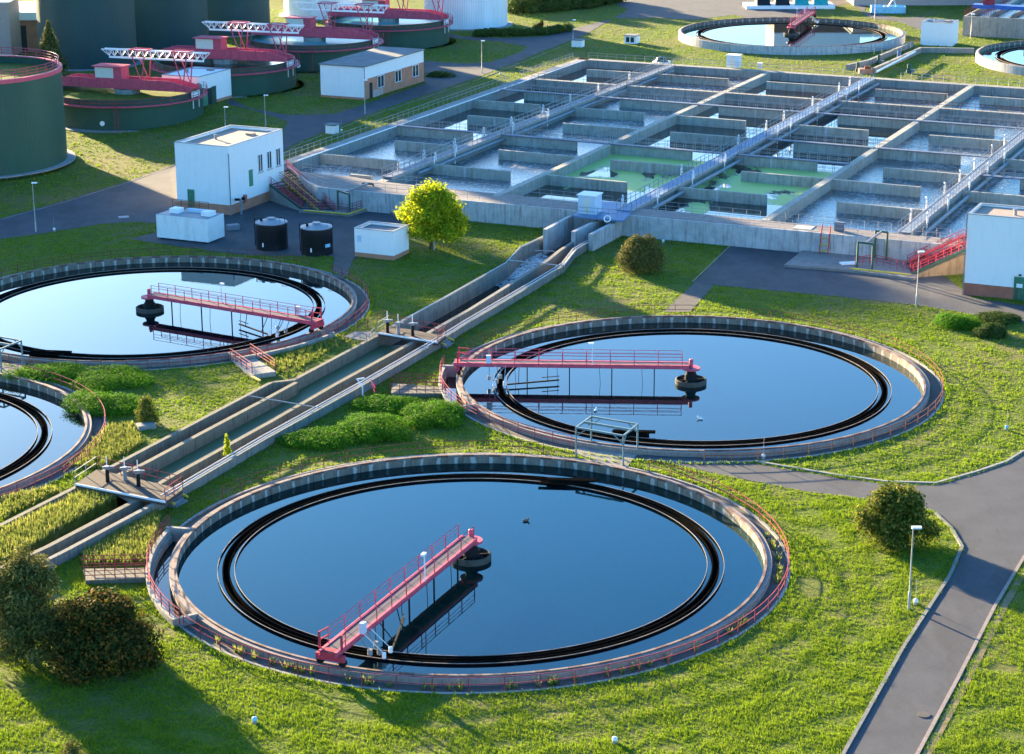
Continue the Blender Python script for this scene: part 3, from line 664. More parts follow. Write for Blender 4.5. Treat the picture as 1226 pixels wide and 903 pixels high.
def platform_bridge(px, z, label):
    P = [at(x, y, z) for x, y in px]; t = thing('gate_platform', label, 'platform', P[0]); c = P[0]
    MB().prism([(p.x - c.x, p.y - c.y) for p in P], -.3, 0).obj('slab', M['grating'], t)
    m = MB(); m.bar(P[0] - c + Vector((0, 0, -.02)), P[1] - c + Vector((0, 0, -.02)), .08, .14); m.obj('edge_strip', M['white_steel'], t)
    for a, b_, mt in ((2, 3, 'rail_red'), (1, 2, 'rail_red'), (0, 3, 'rail_grey')):
        m = MB(); A, B = P[a] - c, P[b_] - c; n = max(2, int((B - A).length / 1.2))
        for q in (1.0, .5): m.tube([A + Vector((0, 0, q)), B + Vector((0, 0, q))], .03, 5)
        for i in range(n + 1): p = A.lerp(B, i / n); m.bar(p, p + Vector((0, 0, 1)), .05)
        m.obj('guard_rail', M[mt], t)
    return P
platform_bridge([(452.5, 398.5), (524, 410), (534, 402.5), (466, 390)], CZ + .28, 'gate platform across the channel beside the white bright tank')
for px, l in (((464, 398), 'black gate valve nearest the lawn on the upper platform'), ((494, 402), 'black gate valve in the middle of the upper platform')): actuator(at(*px, CZ + .28), l)
actuator(at(477, 400, CZ + .28), 'grey gate valve between two black ones on the upper platform', .9, 'grey_steel')
P2 = platform_bridge([(90, 579.5), (198, 601), (219, 586), (116, 562)], CZ + .28, 'lower gate platform across the channel between weeds and the nearest tank')
for px, l in (((129, 577), 'black gate valve next to the planted strip on the lower platform'), ((166, 582), 'black gate valve in the middle of the lower platform')): actuator(at(*px, CZ + .28), l)
actuator(at(150, 575, CZ + .28), 'grey gate valve at the back of the lower platform', .8, 'grey_steel')
# small grey steps and landing by the upper platform
slab('landing_slab', 'pale slab joining the white bright tank to the upper gate platform', 'slab', [(412, 403), (425, 397), (452, 398), (448, 408), (430, 407)], -.6, -.3, M['deck'])
railing('railing', 'short grey railing on the slab before the upper gate platform', [at(424, 409, -.1), at(440, 413, -.1), at(449, 405, -.1)], None, M['grey_steel'], .9)
railing('railing', 'rust red railing on the grass side of the upper gate platform', [at(428, 397, -.3), at(447, 390, .1), at(462, 384, .3)], None, M['rail_rust'], 1.2)
railing('railing', 'low rust red railing between the weeds and the lower gate platform', [at(76, 574, -.4), at(89, 562, -.4), at(108, 552, -.4)], None, M['rail_rust'], 1.2)
# outlet culverts with railings by tanks A and B
def culvert(px, label):
    P = [at(x, y, -.1) for x, y in px]; c = P[0]; t = thing('outlet_culvert', label, 'culvert', c)
    MB().prism([(p.x - c.x, p.y - c.y) for p in P], -1.0, 0).obj('slab', M['channel_wall'], t)
    for a, b_ in ((0, 1), (3, 2)):
        m = MB(); A, B = P[a] - c, P[b_] - c; n = 6
        for q in (.95, .65, .35): m.tube([A + Vector((0, 0, q)), B + Vector((0, 0, q))], .028, 5)
        for i in range(n + 1): p = A.lerp(B, i / n); m.bar(p, p + Vector((0, 0, .95)), .05)
        m.obj('guard_rail', M['rail_red'], t)
culvert([(468, 471), (530, 471), (532, 463), (470, 459)], 'railed concrete culvert between the channel and the level red bridge')
culvert([(102, 695), (174, 692), (176, 680), (100, 681)], 'railed concrete culvert above the large dark bush')
t = thing('pipe_stand', 'white and red pipe stand over the channel wall above the juniper mounds', 'pipe stand', at(437, 474, -.2))
m = MB(); m.tube([(-.2, 0, 0), (-.2, 0, .9), (-.7, .6, 1.3), (-.1, .9, 1.3)], .07, 6); m.obj('white_pipe', M['white_steel'], t)
for k in range(2): m = MB(); m.tube([(.9 + .02 * k, .2, .2 + .4 * k), (.5, 1.0, .7 + .4 * k)], .07, 5); m.tube([(.9, .2, 0), (.9, .2, 1.)], .05, 5); m.obj('red_rail', M['red'], t)
# red steps from the white tank down to the channel
t = thing('steps', 'concrete steps with red handrails between the white bright tank and the channel', 'steps', at(300, 440, -.42))
A0, A1, B0, B1 = at(276, 430, -.3), at(302, 448, .1), at(300, 424, -.3), at(330, 444, .1); c = t.location.copy()
m = MB()
for i in range(8):
    p = A0.lerp(A1, i / 8); q = B0.lerp(B1, i / 8); p2 = A0.lerp(A1, (i + 1) / 8); q2 = B0.lerp(B1, (i + 1) / 8)
    m.prism([(v.x - c.x, v.y - c.y) for v in (p, p2, q2, q)], -.5, .1 + .05 * i)
m.obj('treads', M['concrete'], t)
for A, B in ((A0, A1), (B0, B1)):
    m = MB()
    for q in (1.0, .7, .4): m.tube([A - c + Vector((0, 0, q)), B - c + Vector((0, 0, q))], .035, 5)
    for i in range(5): p = (A - c).lerp(B - c, i / 4); m.bar(p, p + Vector((0, 0, 1)), .06)
    m.obj('handrail', M['rail_red'], t)
m = MB(); m.bar(at(302, 451, .1) - c, at(311, 456, .1) - c, .25, .12); m.obj('yellow_edge', M['yellow'], t)
for px, l in (((198, 600), 'stairs'),):
    pass
for (p0, p1, l) in (((200, 602), (222, 612), 'short concrete steps with yellow edge beside the lower gate platform'), ((524, 413), (545, 408), 'short concrete steps with yellow edge beside the upper gate platform')):
    t = thing('steps', l, 'steps', at(*p0, -.42)); d = at(*p1, -.42) - at(*p0, -.42)
    a = math.atan2(AU.y, AU.x)
    m = MB()
    for i in range(4): m.box((AU.x * (.2 + i * .32), AU.y * (.2 + i * .32), .35 - i * .09), (.32, 1.5, .7 - i * .18), a)
    m.obj('treads', M['grey_steel'], t)
    for q in (AV * .85, -AV * .85): MB().bar(q + Vector((0, 0, .8)), q + AU * 1.3 + Vector((0, 0, .35)), .12).obj('yellow_edge', M['yellow'], t)

# ------------------------------------------------------------------ square aeration basins
BT = 2.0; BW = .72; K = -.035
def V_(u, v): return v + K * u
ROW = {1: 17.0, 2: 29.3, 3: 39.0, 4: 51.0, 5: 63.5, 6: 73.3, 7: 85.3, 8: 98.3}
ba = thing('aeration_basins', 'large block of rectangular concrete basins with baffle walls and foaming grey water', 'basins')
def bwall(name, u0, v0, u1, v1, w, z1=BT, z0=-1.5, mat=None):
    a, b_ = UV(u0, v0), UV(u1, v1); d = (b_ - a).normalized(); n = Vector((-d.y, d.x, 0)) * w / 2
    return MB().prism([(p.x, p.y) for p in (a + n, b_ + n, b_ - n, a - n)], z0, z1).obj(name, mat or M['concrete_mossy'], ba)
# front deck, outer walls
FO = [at(343, 202, BT), at(371, 218, BT), at(382, 223.2, BT), at(394, 225, BT), at(449.5, 230, BT)]
dk = [UV(-50.4, 11.6)] + FO[1:] + [UV(-20, .35), UV(55.5, .35), UV(55.5, 4.2 + K * 55), UV(-20, 4.9), at(449.5, 216.4, BT), at(421, 211.4, BT), at(388, 208.5, BT), at(360, 205, BT)]
MB().prism([(p.x, p.y) for p in dk], -1.5, BT - .03).obj('front_deck', [M['deck']], ba)
fo = [UV(-50.6, 11.2)] + FO[1:] + [UV(-20, .1), UV(56, .1)]
strip(fo, -.04, .26, -1.6, BT).obj('front_wall', M['concrete_pale'], ba)
bwall('outer_wall', -50.6, 11.4, -50.6, 111, 2.0, BT, mat=M['concrete'])
bwall('outer_wall', -51.8, 110.2, 56, 106.4, 1.6, BT, mat=M['concrete'])
bwall('outer_wall', 54.6, 2, 54.6, 106, 1.2, BT, mat=M['concrete'])
m = MB(); m.prism([tuple(UV(u, v)[:2]) for u, v in ((-49.75, 13), (-49.62, 13), (-49.62, 108), (-49.75, 108))], BT, BT + .12); m.obj('white_kerb', M['white'], ba)
DIV = {-34.2: 2.0, -17.5: .9, -.6: 2.6, 15.6: .9, 31.6: 2.0}
for u, w in DIV.items(): bwall('divider_wall', u, 3.5, u, 108 + K * u - .5, w * (.6 if w > 1.5 else 1), BT - (.0 if w < 1 else .15), mat=M['concrete'] if w > 1 else M['concrete_mossy'])
bays = [(-49.6, -34.9), (-33.6, -17.9), (-17.1, -1.3), (.2, 15.2), (16.0, 31.0), (32.2, 48.0)]
EXT = {0: {1: (-49.6, -37.9), 2: (-45, -34.9), 3: (-49.6, -38), 4: (-44.6, -34.9), 5: (-49.6, -38.6), 6: (-45.7, -34.9), 8: (-45.7, -34.9)},
       1: {1: (-33.6, -22.1), 2: (-29.4, -17.9), 3: (-33.6, -22.3), 4: (-29.5, -17.9), 5: (-33.6, -22.1), 6: (-29.8, -17.9), 8: (-33.6, -21.1)},
       2: {1: (-17.1, -6.3), 2: (-13.4, -1.3), 3: (-17.1, -5.8), 4: (-13.3, -1.3), 5: (-17.1, -6.6), 6: (-14, -1.3), 8: (-14.8, -1.3)},
       3: {1: (.4, 11.6), 2: (4.3, 15.2), 3: (.2, 11.2), 4: (4.4, 15.2), 5: (.4, 11.2), 6: (4.1, 15.2), 8: (2.8, 14.0)},
       4: {1: (20.2, 31), 2: (16, 27), 3: (19.9, 31), 4: (16, 26.9), 5: (19.7, 31), 6: (16, 26.5), 8: (19, 31)},
       5: {1: (36, 48), 2: (32.2, 44), 3: (37, 48), 4: (32.2, 44), 5: (37, 48), 6: (32.2, 44), 8: (36, 48)}}
for k, rows in EXT.items():
    for r, (u0, u1) in rows.items():
        bwall('baffle_wall', u0, V_(u0, ROW[r]), u1, V_(u1, ROW[r]), .42, BT - .02)
        if (k + r) % 2 == 0:
            uu = u0 + (u1 - u0) * .45; q = UV(uu, V_(uu, ROW[r]) - .22)
            MB().box((q.x, q.y, 1.25), (.28, .04, 1.4), AXA - PI / 2).obj('joint_strip', M['concrete_pale'], ba)
bwall('baffle_wall', -40, 9.2 , -36.9, 9.1, .4, BT - .2)
bwall('cross_wall', -49.6, V_(-49.6, ROW[7]), 54, V_(54, ROW[7]), .95, BT + .01, mat=M['concrete'])
# water sheets of each bay
def wat(k, v0, v1, mat):
    u0, u1 = bays[k]; P = [UV(u0 - .3, v0), UV(u1 + .3, v0), UV(u1 + .3, v1), UV(u0 - .3, v1)]
    sheet('basin_water', P, BW, mat)
R_, S_, G_ = M['water_ripple'], M['water_still'], M['water_algae']
seg = {0: [(4, 41, R_), (41, 86.9, S_), (86.9, 110, S_)], 1: [(3.5, 66, R_), (66, 86.4, R_), (86.4, 110, R_)], 2: [(3.5, 18.0, M['water_algae_thin']), (18.0, 39.5, G_), (39.5, 85.8, S_), (85.8, 110, S_)],
       3: [(3.2, 17.2, M['water_algae_thin']), (17.2, 38.7, G_), (38.7, 85.2, S_), (85.2, 109, R_)], 4: [(2.8, 84.6, R_), (84.6, 109, R_)], 5: [(2.2, 84, R_), (84, 108, R_)]}
for k, L_ in seg.items():
    for v0, v1, mt in L_: wat(k, v0, v1, mt)
# walkways
def walkway(u, w, v0, v1, label, deck, rail, z=BT + .12):
    a, b_ = UV(u, v0, z), UV(u, v1, z); d = (b_ - a); L = d.length; t = thing('walkway', label, 'walkway', a, AXA)
    MB().bx(0, L, -w / 2, w / 2, -.12, .02).obj('deck', deck, t)
    for s in (-1, 1):
        MB().bx(0, L, s * w / 2 - .05, s * w / 2 + .05, -.35, .06).obj('edge_beam', M['rail_grey'], t)
        m = MB()
        for q in (1.05, .55): m.tube([(0, s * (w / 2 + .08), q), (L, s * (w / 2 + .08), q)], .035, 4)
        n = int(L / 1.5)
        for i in range(n + 1): m.bar((L * i / n, s * (w / 2 + .08), 0), (L * i / n, s * (w / 2 + .08), 1.05), .05)
        m.obj('handrail', rail, t)
    return t
walkway(-34.2, 1.3, 8, 108, 'grey walkway on the divider wall from beside the yellow tree to the far wall', M['blue_grey'], M['rail_grey'])
walkway(-.5, 1.7, 1.5, 107, 'wide pale blue walkway through the middle of the basins', M['blue_deck'], M['grey_steel'])
walkway(31.4, 1.3, 3.2, 105, 'pale walkway on the divider wall nearest the big white building', M['grey_steel'], M['rail_grey'])
def air_main(u, v0, v1, label):
    pts = [UV(u, v0, 1.5), UV(u, v1, 1.5)]; o = MB().tube(pts, .2, 10).obj('air_pipe', M['grey_steel'], smooth=True); tag(o, label, 'pipe')
air_main(.9 + .35, 6, 106, 'thick steel air pipe slung beside the pale blue walkway')
air_main(33.0, 4, 104, 'thick steel air pipe slung beside the walkway nearest the big white building')
air_main(-33.0, 14, 106, 'thick steel air pipe slung beside the walkway behind the yellow tree')
def catwalk(u0, v0, u1, v1, label, rail='rail_rust', z=BT + .06):
    a, b_ = UV(u0, v0, z), UV(u1, v1, z); L = (b_ - a).length; t = thing('catwalk', label, 'catwalk', a, math.atan2(b_.y - a.y, b_.x - a.x))
    MB().bx(0, L, -.45, .45, -.08, .05).obj('deck', M['blue_grey'], t)
    m = MB(); n = int(L / 1.3)
    for q in (1.0, .5): m.tube([(0, .42, q), (L, .42, q)], .028, 4); m.tube([(0, -.42, q), (L, -.42, q)], .028, 4)
    for i in range(n + 1):
        for s in (-.42, .42): m.bar((L * i / n, s, 0), (L * i / n, s, 1.0), .045)
    m.obj('handrail', M[rail], t)
cw = [(-49.6, -34.9, 3, 'first catwalk behind the yellow tree, against the outer white kerb'), (-33.3, -17.6, 3, 'catwalk in the second bay level with the small blue catwalk'), (-17.3, -1.6, 3, 'blue catwalk just beyond the green algae water'), (.6, 15.4, 3, 'catwalk beyond the algae water on the far side of the pale blue walkway'), (32.3, 48, 3, 'catwalk running behind the big white building roof'),
      (-49.6, -34.9, 6, 'far catwalk against the outer white kerb'), (.6, 31.0, 6.0, 'long catwalk in the two bays beyond the pale blue walkway'), (-33.3, -1.6, 6, 'long far catwalk spanning two bays before the thick cross wall'), (16, 31, 4.0, 'catwalk in the bay nearest the pale far walkway'), (.6, 15.4, 4, 'catwalk over the dark water beside the pale blue walkway')]
for u0, u1, r, l in cw: catwalk(u0, V_(u0, ROW[r]) + .0, u1, V_(u1, ROW[r]) + .0, l, 'rail_grey')
for u0, u1, r, l in [(-33.3, -1.6, 7, 'railing along the thick far cross wall, middle stretch'), (.6, 31, 7, 'railing along the thick far cross wall beyond the pale blue walkway'), (-49.6, -35, 7, 'railing along the thick far cross wall by the outer kerb')]:
    railing('railing', l, [UV(u0, V_(u0, ROW[r]) - .5, BT), UV(u1, V_(u1, ROW[r]) - .5, BT)], None, M['rail_rust'], 1.1, parts=False, r=.03)
for u0, u1, r, l in [(1.0, 15, 8, 'railing on the last baffle beyond the pale blue walkway'), (-33, -18, 8, 'railing on the last baffle of the second bay')]:
    railing('railing', l, [UV(u0, V_(u0, ROW[r]) - .5, BT - .6), UV(u1, V_(u1, ROW[r]) - .5, BT - .6)], None, M['rail_rust'], 1.2, parts=False)
railing('railing', 'thin railing on the front deck behind the yellow tree', [at(371, 217, BT), at(394, 224.5, BT), at(449.5, 229.5, BT), UV(-20, .45, BT), UV(-4.4, .45, BT)], None, M['rail_grey'], 1.5, parts=False, r=.022)
railing('railing', 'thin railing on the front deck above the round bush and the black yard', [UV(.6, .45, BT), UV(27, .45, BT)], None, M['rail_grey'], 1.5, parts=False, r=.022)
railing('railing', 'thin railing on the front deck behind the green lifting frame', [UV(28.4, .45, BT), UV(54, .45, BT)], None, M['rail_grey'], 1.5, parts=False, r=.022)
railing('railing', 'inner deck railing before the bay of foaming water behind the yellow tree', [at(362, 205.2, BT), at(421, 212, BT), at(449.5, 216.8, BT)], None, M['rail_grey'], 1.5, parts=False, r=.022)
railing('railing', 'inner deck railing in front of the second bay', [UV(-33.4, 5.5, BT), UV(-18, 4.9, BT)], None, M['rail_grey'], 1.6, parts=False, r=.022)
railing('railing', 'inner deck railing in front of the algae green water', [UV(-17, 4.9, BT), UV(-3, 4.4, BT)], None, M['rail_grey'], 1.6, parts=False, r=.022)
railing('railing', 'inner deck railing in front of the bay with green patches beyond the blue walkway', [UV(2, 4.0, BT), UV(15, 3.6, BT)], None, M['rail_grey'], 1.6, parts=False, r=.022)
railing('railing', 'inner deck railing above the red ladder', [UV(16.4, 3.6, BT), UV(30, 3.1, BT)], None, M['rail_grey'], 1.6, parts=False, r=.022)
railing('railing', 'inner deck railing beside the big white building', [UV(33.5, 2.9, BT), UV(44, 2.4, BT)], None, M['rail_grey'], 1.6, parts=False, r=.022)
railing('railing', 'long green grey railing on the grass side of the outer basin wall', [UV(-52.2, 12, 1.75), UV(-52.2, 66, 1.9), UV(-52.4, 84, 1.9)], None, M['rail_grey'], 1.6, parts=False)
railing('railing', 'short far railing on the grass side of the basins by the mown verge', [UV(-52.4, 88, 1.9), UV(-52.4, 110, 1.9)], None, M['rail_grey'], 1.6, parts=False)
railing('railing', 'far railing along the back wall of the basins before the sunlit grass', [UV(-50, 110.9, BT), UV(-2, 109.2, BT)], None, M['rail_grey'], 1.7, parts=False)
railing('railing', 'far back wall railing past the end of the pale blue walkway', [UV(4, 108.9, BT), UV(50, 107.2, BT)], None, M['rail_grey'], 1.7, parts=False)
# arched riser pipes beside the walkways
rp = thing('riser_pipe', 'x', 'pipe', (0, 0, 0))
MB().tube([(-.3, 0, -1.2), (-.3, 0, .9), (-.2, 0, 1.15), (0, 0, 1.25), (.2, 0, 1.15), (.3, 0, .9), (.3, 0, .1)], .075, 6).obj('arch', M['white_steel'], rp, True)
MB().lathe([(0, .05), (.13, .05), (.13, .22), (0, .22)], n=10, c=(.3, 0)).obj('valve', M['rail_grey'], rp)
spots = []
for v in (13, 20, 29, 38, 47, 58, 68, 79, 92): spots.append((-35.2, v, 'W')); 
for v in (19, 25, 43, 55): spots.append((-33.1, v, 'E'))
for v in (4.3, 24, 46, 58, 66, 80, 94, 100): spots.append((-1.75, v, 'm'))
for v in (9, 21, 33, 55, 61, 74, 89, 96): spots.append((.85, v, 'n'))
for v in (10, 17, 26, 34, 42, 52, 60): spots.append((30.4, v, 'p'))
for v in (9, 19, 30, 40, 50): spots.append((32.5, v, 'q'))
desc = {'W': 'white arched riser pipe on the white kerb side of the walkway behind the yellow tree', 'E': 'white arched riser pipe on the algae side of the walkway behind the yellow tree',
        'm': 'white arched riser pipe on the yellow tree side of the pale blue walkway', 'n': 'white arched riser pipe on the far side of the pale blue walkway',
        'p': 'white arched riser pipe on the outer edge of the walkway nearest the big white building', 'q': 'white arched riser pipe on the building side of the walkway nearest the big white building'}
for i, (u, v, k) in enumerate(spots):
    o = rp if i == 0 else dup(rp); o.location = UV(u, v, BT); o.rotation_euler = (0, 0, AXA + .1)
    tag(o, desc[k], 'pipe', {'W': 'riser pipes by the walkway behind the yellow tree, kerb side', 'E': 'riser pipes by the walkway behind the yellow tree, algae side', 'm': 'riser pipes along the pale blue walkway, yellow tree side', 'n': 'riser pipes along the pale blue walkway, far side', 'p': 'riser pipes on the walkway by the white building, outer side', 'q': 'riser pipes on the walkway by the white building, building side'}[k])
# deck furniture
def uvbox(name, label, cat, u, v, z, d, mat, group=None): return box_thing(name, label, cat, UV(u, v, z), d, AXA - PI / 2, mat, group)
uvbox('floor_hatch', 'pale square hatch on the front deck behind the yellow tree', 'hatch', -24.5, 2.4, BT - .03, (2.2, 1.8, .05), M['white'])
uvbox('floor_hatch', 'pale yellowish hatch on the front deck above the black yard', 'hatch', 20.6, 1.9, BT - .03, (2.0, 1.9, .05), M['cladding'])
for u, v, l in ((-26.6, 1.8, 'small grey cabinet on the deck behind the yellow tree'), (24.6, 1.8, 'small grey cabinet on the deck between the pale hatch and red ladder'), (-40.5, 112, 'x')):
    if l != 'x': uvbox('cabinet', l, 'cabinet', u, v, BT, (1.1, .5, .95), M['blue_grey'])
def kiosk(u, v, z, w, d, h, label, name='kiosk', mat='kiosk', roof='white'):
    t = thing(name, label, 'kiosk', UV(u, v, z), AXA - PI / 2)
    MB().bx(0, w, 0, d, 0, h).obj('body', M[mat], t); MB().bx(-.12, w + .12, -.12, d + .12, h, h + .12).obj('roof', M[roof], t)
    MB().bx(w * .3, w * .7, -.02, .0, .1, h * .85).obj('door', M['cladding'], t)
kiosk(-4.9, -1.5, BT, 2.1, 2.0, 2.1, 'pale blue kiosk over the mouth of the channel')
kiosk(-25.4, 110.6, BT, 2.0, 1.6, 1.9, 'far pale blue kiosk on the back wall of the basins before the raised tank')
kiosk(-20.2, 111.0, BT, .6, .5, .8, 'small pale cabinet beside the far pale blue kiosk', 'cabinet')
slab('kiosk_platform', 'blue grey steel platform beside the pale blue kiosk over the channel', 'platform', [(686, 258), (746, 264), (764, 247), (750, 243), (708, 240)], BT - .2, BT + .02, M['blue_deck'])
railing('railing', 'grey railing round the steel platform beside the kiosk', [at(690, 258, BT), at(738, 262, BT), at(750, 253, BT)], None, M['grey_steel'], 1.3, parts=False)
t = thing('life_ring', 'white life ring hanging on the railing beside the kiosk', 'life ring', at(727, 262, BT + .35), 0)
MB().lathe([(.36, 0), (.42, .06), (.36, .12), (.28, .06)], n=20, closed=True).obj('ring', M['white_steel'], t, True).rotation_euler = (PI / 2, 0, 0)

# ------------------------------------------------------------------ stairs and lifting frames
def stair(px, zb, zt, label, mid='yellow', wall=None, wallmat='concrete'):
    L0, L1, R0, R1 = at(*px[0], zb), at(*px[1], zt), at(*px[2], zb), at(*px[3], zt); c = L0.copy()
    t = thing('staircase', label, 'stairs', c); n = 14; m = MB()
    for i in range(n):
        k = (i + .5) / n; a, b_ = L0.lerp(L1, k) - c, R0.lerp(R1, k) - c; m.bar(a, b_, .32, .06)
    m.obj('treads', M['dark_deck'], t)
    for A, B, mt in ((L0, L1, 'green_paint'), (R0, R1, 'green_paint'), (L0.lerp(R0, .5), L1.lerp(R1, .5), mid)):
        MB().bar(A - c, B - c, .10, .32).obj('stringer', M[mt], t)
    for k, mt in ((0, 'red_bright'), (.42, 'red_bright'), (.62, 'red_bright'), (1, 'red_bright')):
        A, B = L0.lerp(R0, k) - c, L1.lerp(R1, k) - c; m = MB()
        for q in (1.0, .65, .35): m.tube([A + Vector((0, 0, q)), B + Vector((0, 0, q))], .04, 5)
        for i in range(8): p = A.lerp(B, i / 7); m.bar(p, p + Vector((0, 0, 1)), .06)
        m.obj('handrail', M[mt], t)
    MB().tube([L0.lerp(R0, .5) - c + Vector((0, 0, 1)), L1.lerp(R1, .5) - c + Vector((0, 0, 1))], .05, 5).obj('middle_rail', M[mid], t)
    if wall: 
        a, b_ = L0 + Vector(wall), L1 + Vector(wall); g = gz(a.x, a.y) - .5; d = (b_ - a).normalized(); n_ = Vector((-d.y, d.x, 0)).normalized() * .15
        q = [Vector((a.x, a.y, g)), Vector((b_.x, b_.y, g)), b_ - Vector((0, 0, .25)), a - Vector((0, 0, .12))]
        MB().add([v - c + n_ for v in q] + [v - c - n_ for v in q], [(0, 1, 2, 3), (7, 6, 5, 4), (0, 3, 7, 4), (3, 2, 6, 7), (2, 1, 5, 6), (1, 0, 4, 5)]).obj('side_wall', M[wallmat], t)
    return t
stair([(362, 251), (311, 212), (400, 253), (343, 201)], -.15, 2.1, 'red railed stairs from the white building down to the black vats yard', wall=(-.1, .2, 0))
stair([(1093, 328), (1157, 299), (1086, 317), (1157, 284)], -.1, 2.1, mid='rail_red', label= 'bright red railed stairs against the big white building', wall=(0, -.3, 0), wallmat='tan_wall')
slab('landing', 'steel landing with yellow edge between the white building and the basin corner', 'landing', [(297, 211), (312, 214), (345, 203), (342, 196), (326, 199), (298, 205)], BT - .1, BT + .12, M['dark_deck'])
railing('railing', 'red railing on the landing beside the white building windows', [at(298, 210, BT + .1), at(311, 213, BT + .1), at(343, 202, BT + .1)], None, M['rail_red'], 1.0, parts=False)
slab('yard_platform', 'concrete platform with yellow edge at the foot of the red stairs by the black vats', 'platform', [(358, 252), (418, 257), (455, 246), (470, 255), (500, 262), (520, 262), (500, 250), (400, 238), (370, 240)], -.5, -.12, M['deck'])
slab('yard_platform', 'low concrete platform below the front wall in the black yard', 'platform', [(939, 317), (967, 295), (1120, 312), (1094, 333), (1015, 323)], -.5, -.12, M['deck'])
o = MB().bar(at(1018, 321.5, -.06), at(1090, 329, -.06), .12, .16).obj('safety_edge', M['yellow']); tag(o, 'yellow edge strip at the front of the black yard platform', 'edge strip')
o = MB().tube([at(364, 252, -.06), at(416, 256.5, -.06), at(452, 245, -.06)], .09, 4).obj('safety_edge', M['yellow']); tag(o, 'yellow edge strip round the platform by the black vats', 'edge strip')
railing('railing', 'red railing on the black yard platform under the green lifting frame', [at(1024, 319, -.1), at(1046, 316, -.1), at(1090, 326, -.1)], None, M['red_bright'], .9, rails=(1, .7, .4), parts=False)
railing('railing', 'red railing between the green lifting frames and the stairs by the vats', [at(385, 252, -.1), at(418, 255, -.1), at(452, 244, -.1)], None, M['rail_red'], .9, rails=(1, .7, .4), parts=False)
def lifting(p1, p2, label, z=-.12):
    t = thing('lifting_frame', label, 'lifting frame', at(*p1[0], z)); c = t.location.copy(); tops = []
    for (a, b_, h) in (p1, p2):
        A, B = at(*a, z) - c, at(*b_, z) - c; U_ = Vector((0, 0, h))
        for q in (A, B): MB().bar(q, q + U_, .2).obj('post', M['green_paint'], t)
        MB().bar(A + U_ * 1, B + U_ * 1, .2).obj('cross_beam', M['green_paint'], t); tops.append((A + B) / 2 + U_)
    MB().bar(tops[0], tops[1], .16, .22).obj('hoist_beam', M['grey_steel'], t)
lifting(((1026, 320), (1044, 322), 2.7), ((1047, 309), (1061, 311), 3.0), 'dark green lifting frame standing in the black yard by the big white building')
lifting(((405, 251), (419, 255.5), 2.3), ((434.5, 243), (447.5, 244), 2.4), 'dark green lifting frame between the yellow tree and the red stairs')
t = thing('ladder', 'red ladder with yellow treads leaning on the front wall above the black yard', 'ladder', at(985, 300, -.12)); c = t.location.copy()
for a, b_ in (((985, 300), (989, 272)), ((995, 301), (999, 273))):
    A = at(*a, -.12) - AV * 1.3; d = A.copy() + AV * .75; MB().bar(A - c, d - c + Vector((0, 0, 3.0)), .12).obj('ladder_rail', M['red_bright'], t)
for k in (.1, .32, .55): A = at(985, 300, -.12) - AV * 1.3 - c + AV * .75 * k + Vector((0, 0, 3 * k)); B = at(995, 301, -.12) - AV * 1.3 - c + AV * .75 * k + Vector((0, 0, 3 * k)); MB().bar(A, B, .22, .07).obj('tread', M['yellow'], t)
o = MB().box((0, 0, .08), (1.8, 1.0, .12), .2).obj('floor_hatch', M['white'], loc=at(1016, 316, -.12)); tag(o, 'pale hatch on the black yard platform beside the green frame', 'hatch')

# ------------------------------------------------------------------ buildings
def win(t, face, a, b_, z0, z1, w, d, frame='white_steel', glass='glass', name='window'):
    """face 'f' = front (y=0), 'r' = right (x=w): opening from a to b_ along it"""
    if face == 'f': g = MB().bx(a, b_, -.02, .05, z0, z1); f = [((a - .06, -.05, z0 - .06), (b_ + .06, -.05, z0 - .06)), ((a - .06, -.05, z1 + .06), (b_ + .06, -.05, z1 + .06)), ((a - .03, -.05, z0), (a - .03, -.05, z1)), ((b_ + .03, -.05, z0), (b_ + .03, -.05, z1)), (((a + b_) / 2, -.05, z0), ((a + b_) / 2, -.05, z1))]
    else: g = MB().bx(w - .05, w + .02, a, b_, z0, z1); f = [((w + .05, a - .06, z0 - .06), (w + .05, b_ + .06, z0 - .06)), ((w + .05, a - .06, z1 + .06), (w + .05, b_ + .06, z1 + .06)), ((w + .05, a - .03, z0), (w + .05, a - .03, z1)), ((w + .05, b_ + .03, z0), (w + .05, b_ + .03, z1)), ((w + .05, (a + b_) / 2, z0), (w + .05, (a + b_) / 2, z1))]
    o = g.obj(name, M[glass], t)
    if frame:
        m = MB()
        for p, q in f: m.bar(p, q, .07)
        m.obj('frame', M[frame], o)
        sl = MB()
        if face == 'f': sl.bx(a - .12, b_ + .12, -.16, -.02, z0 - .16, z0 - .09)
        else: sl.bx(w + .02, w + .16, a - .12, b_ + .12, z0 - .16, z0 - .09)
        sl.obj('sill', M['grey_steel'], o)
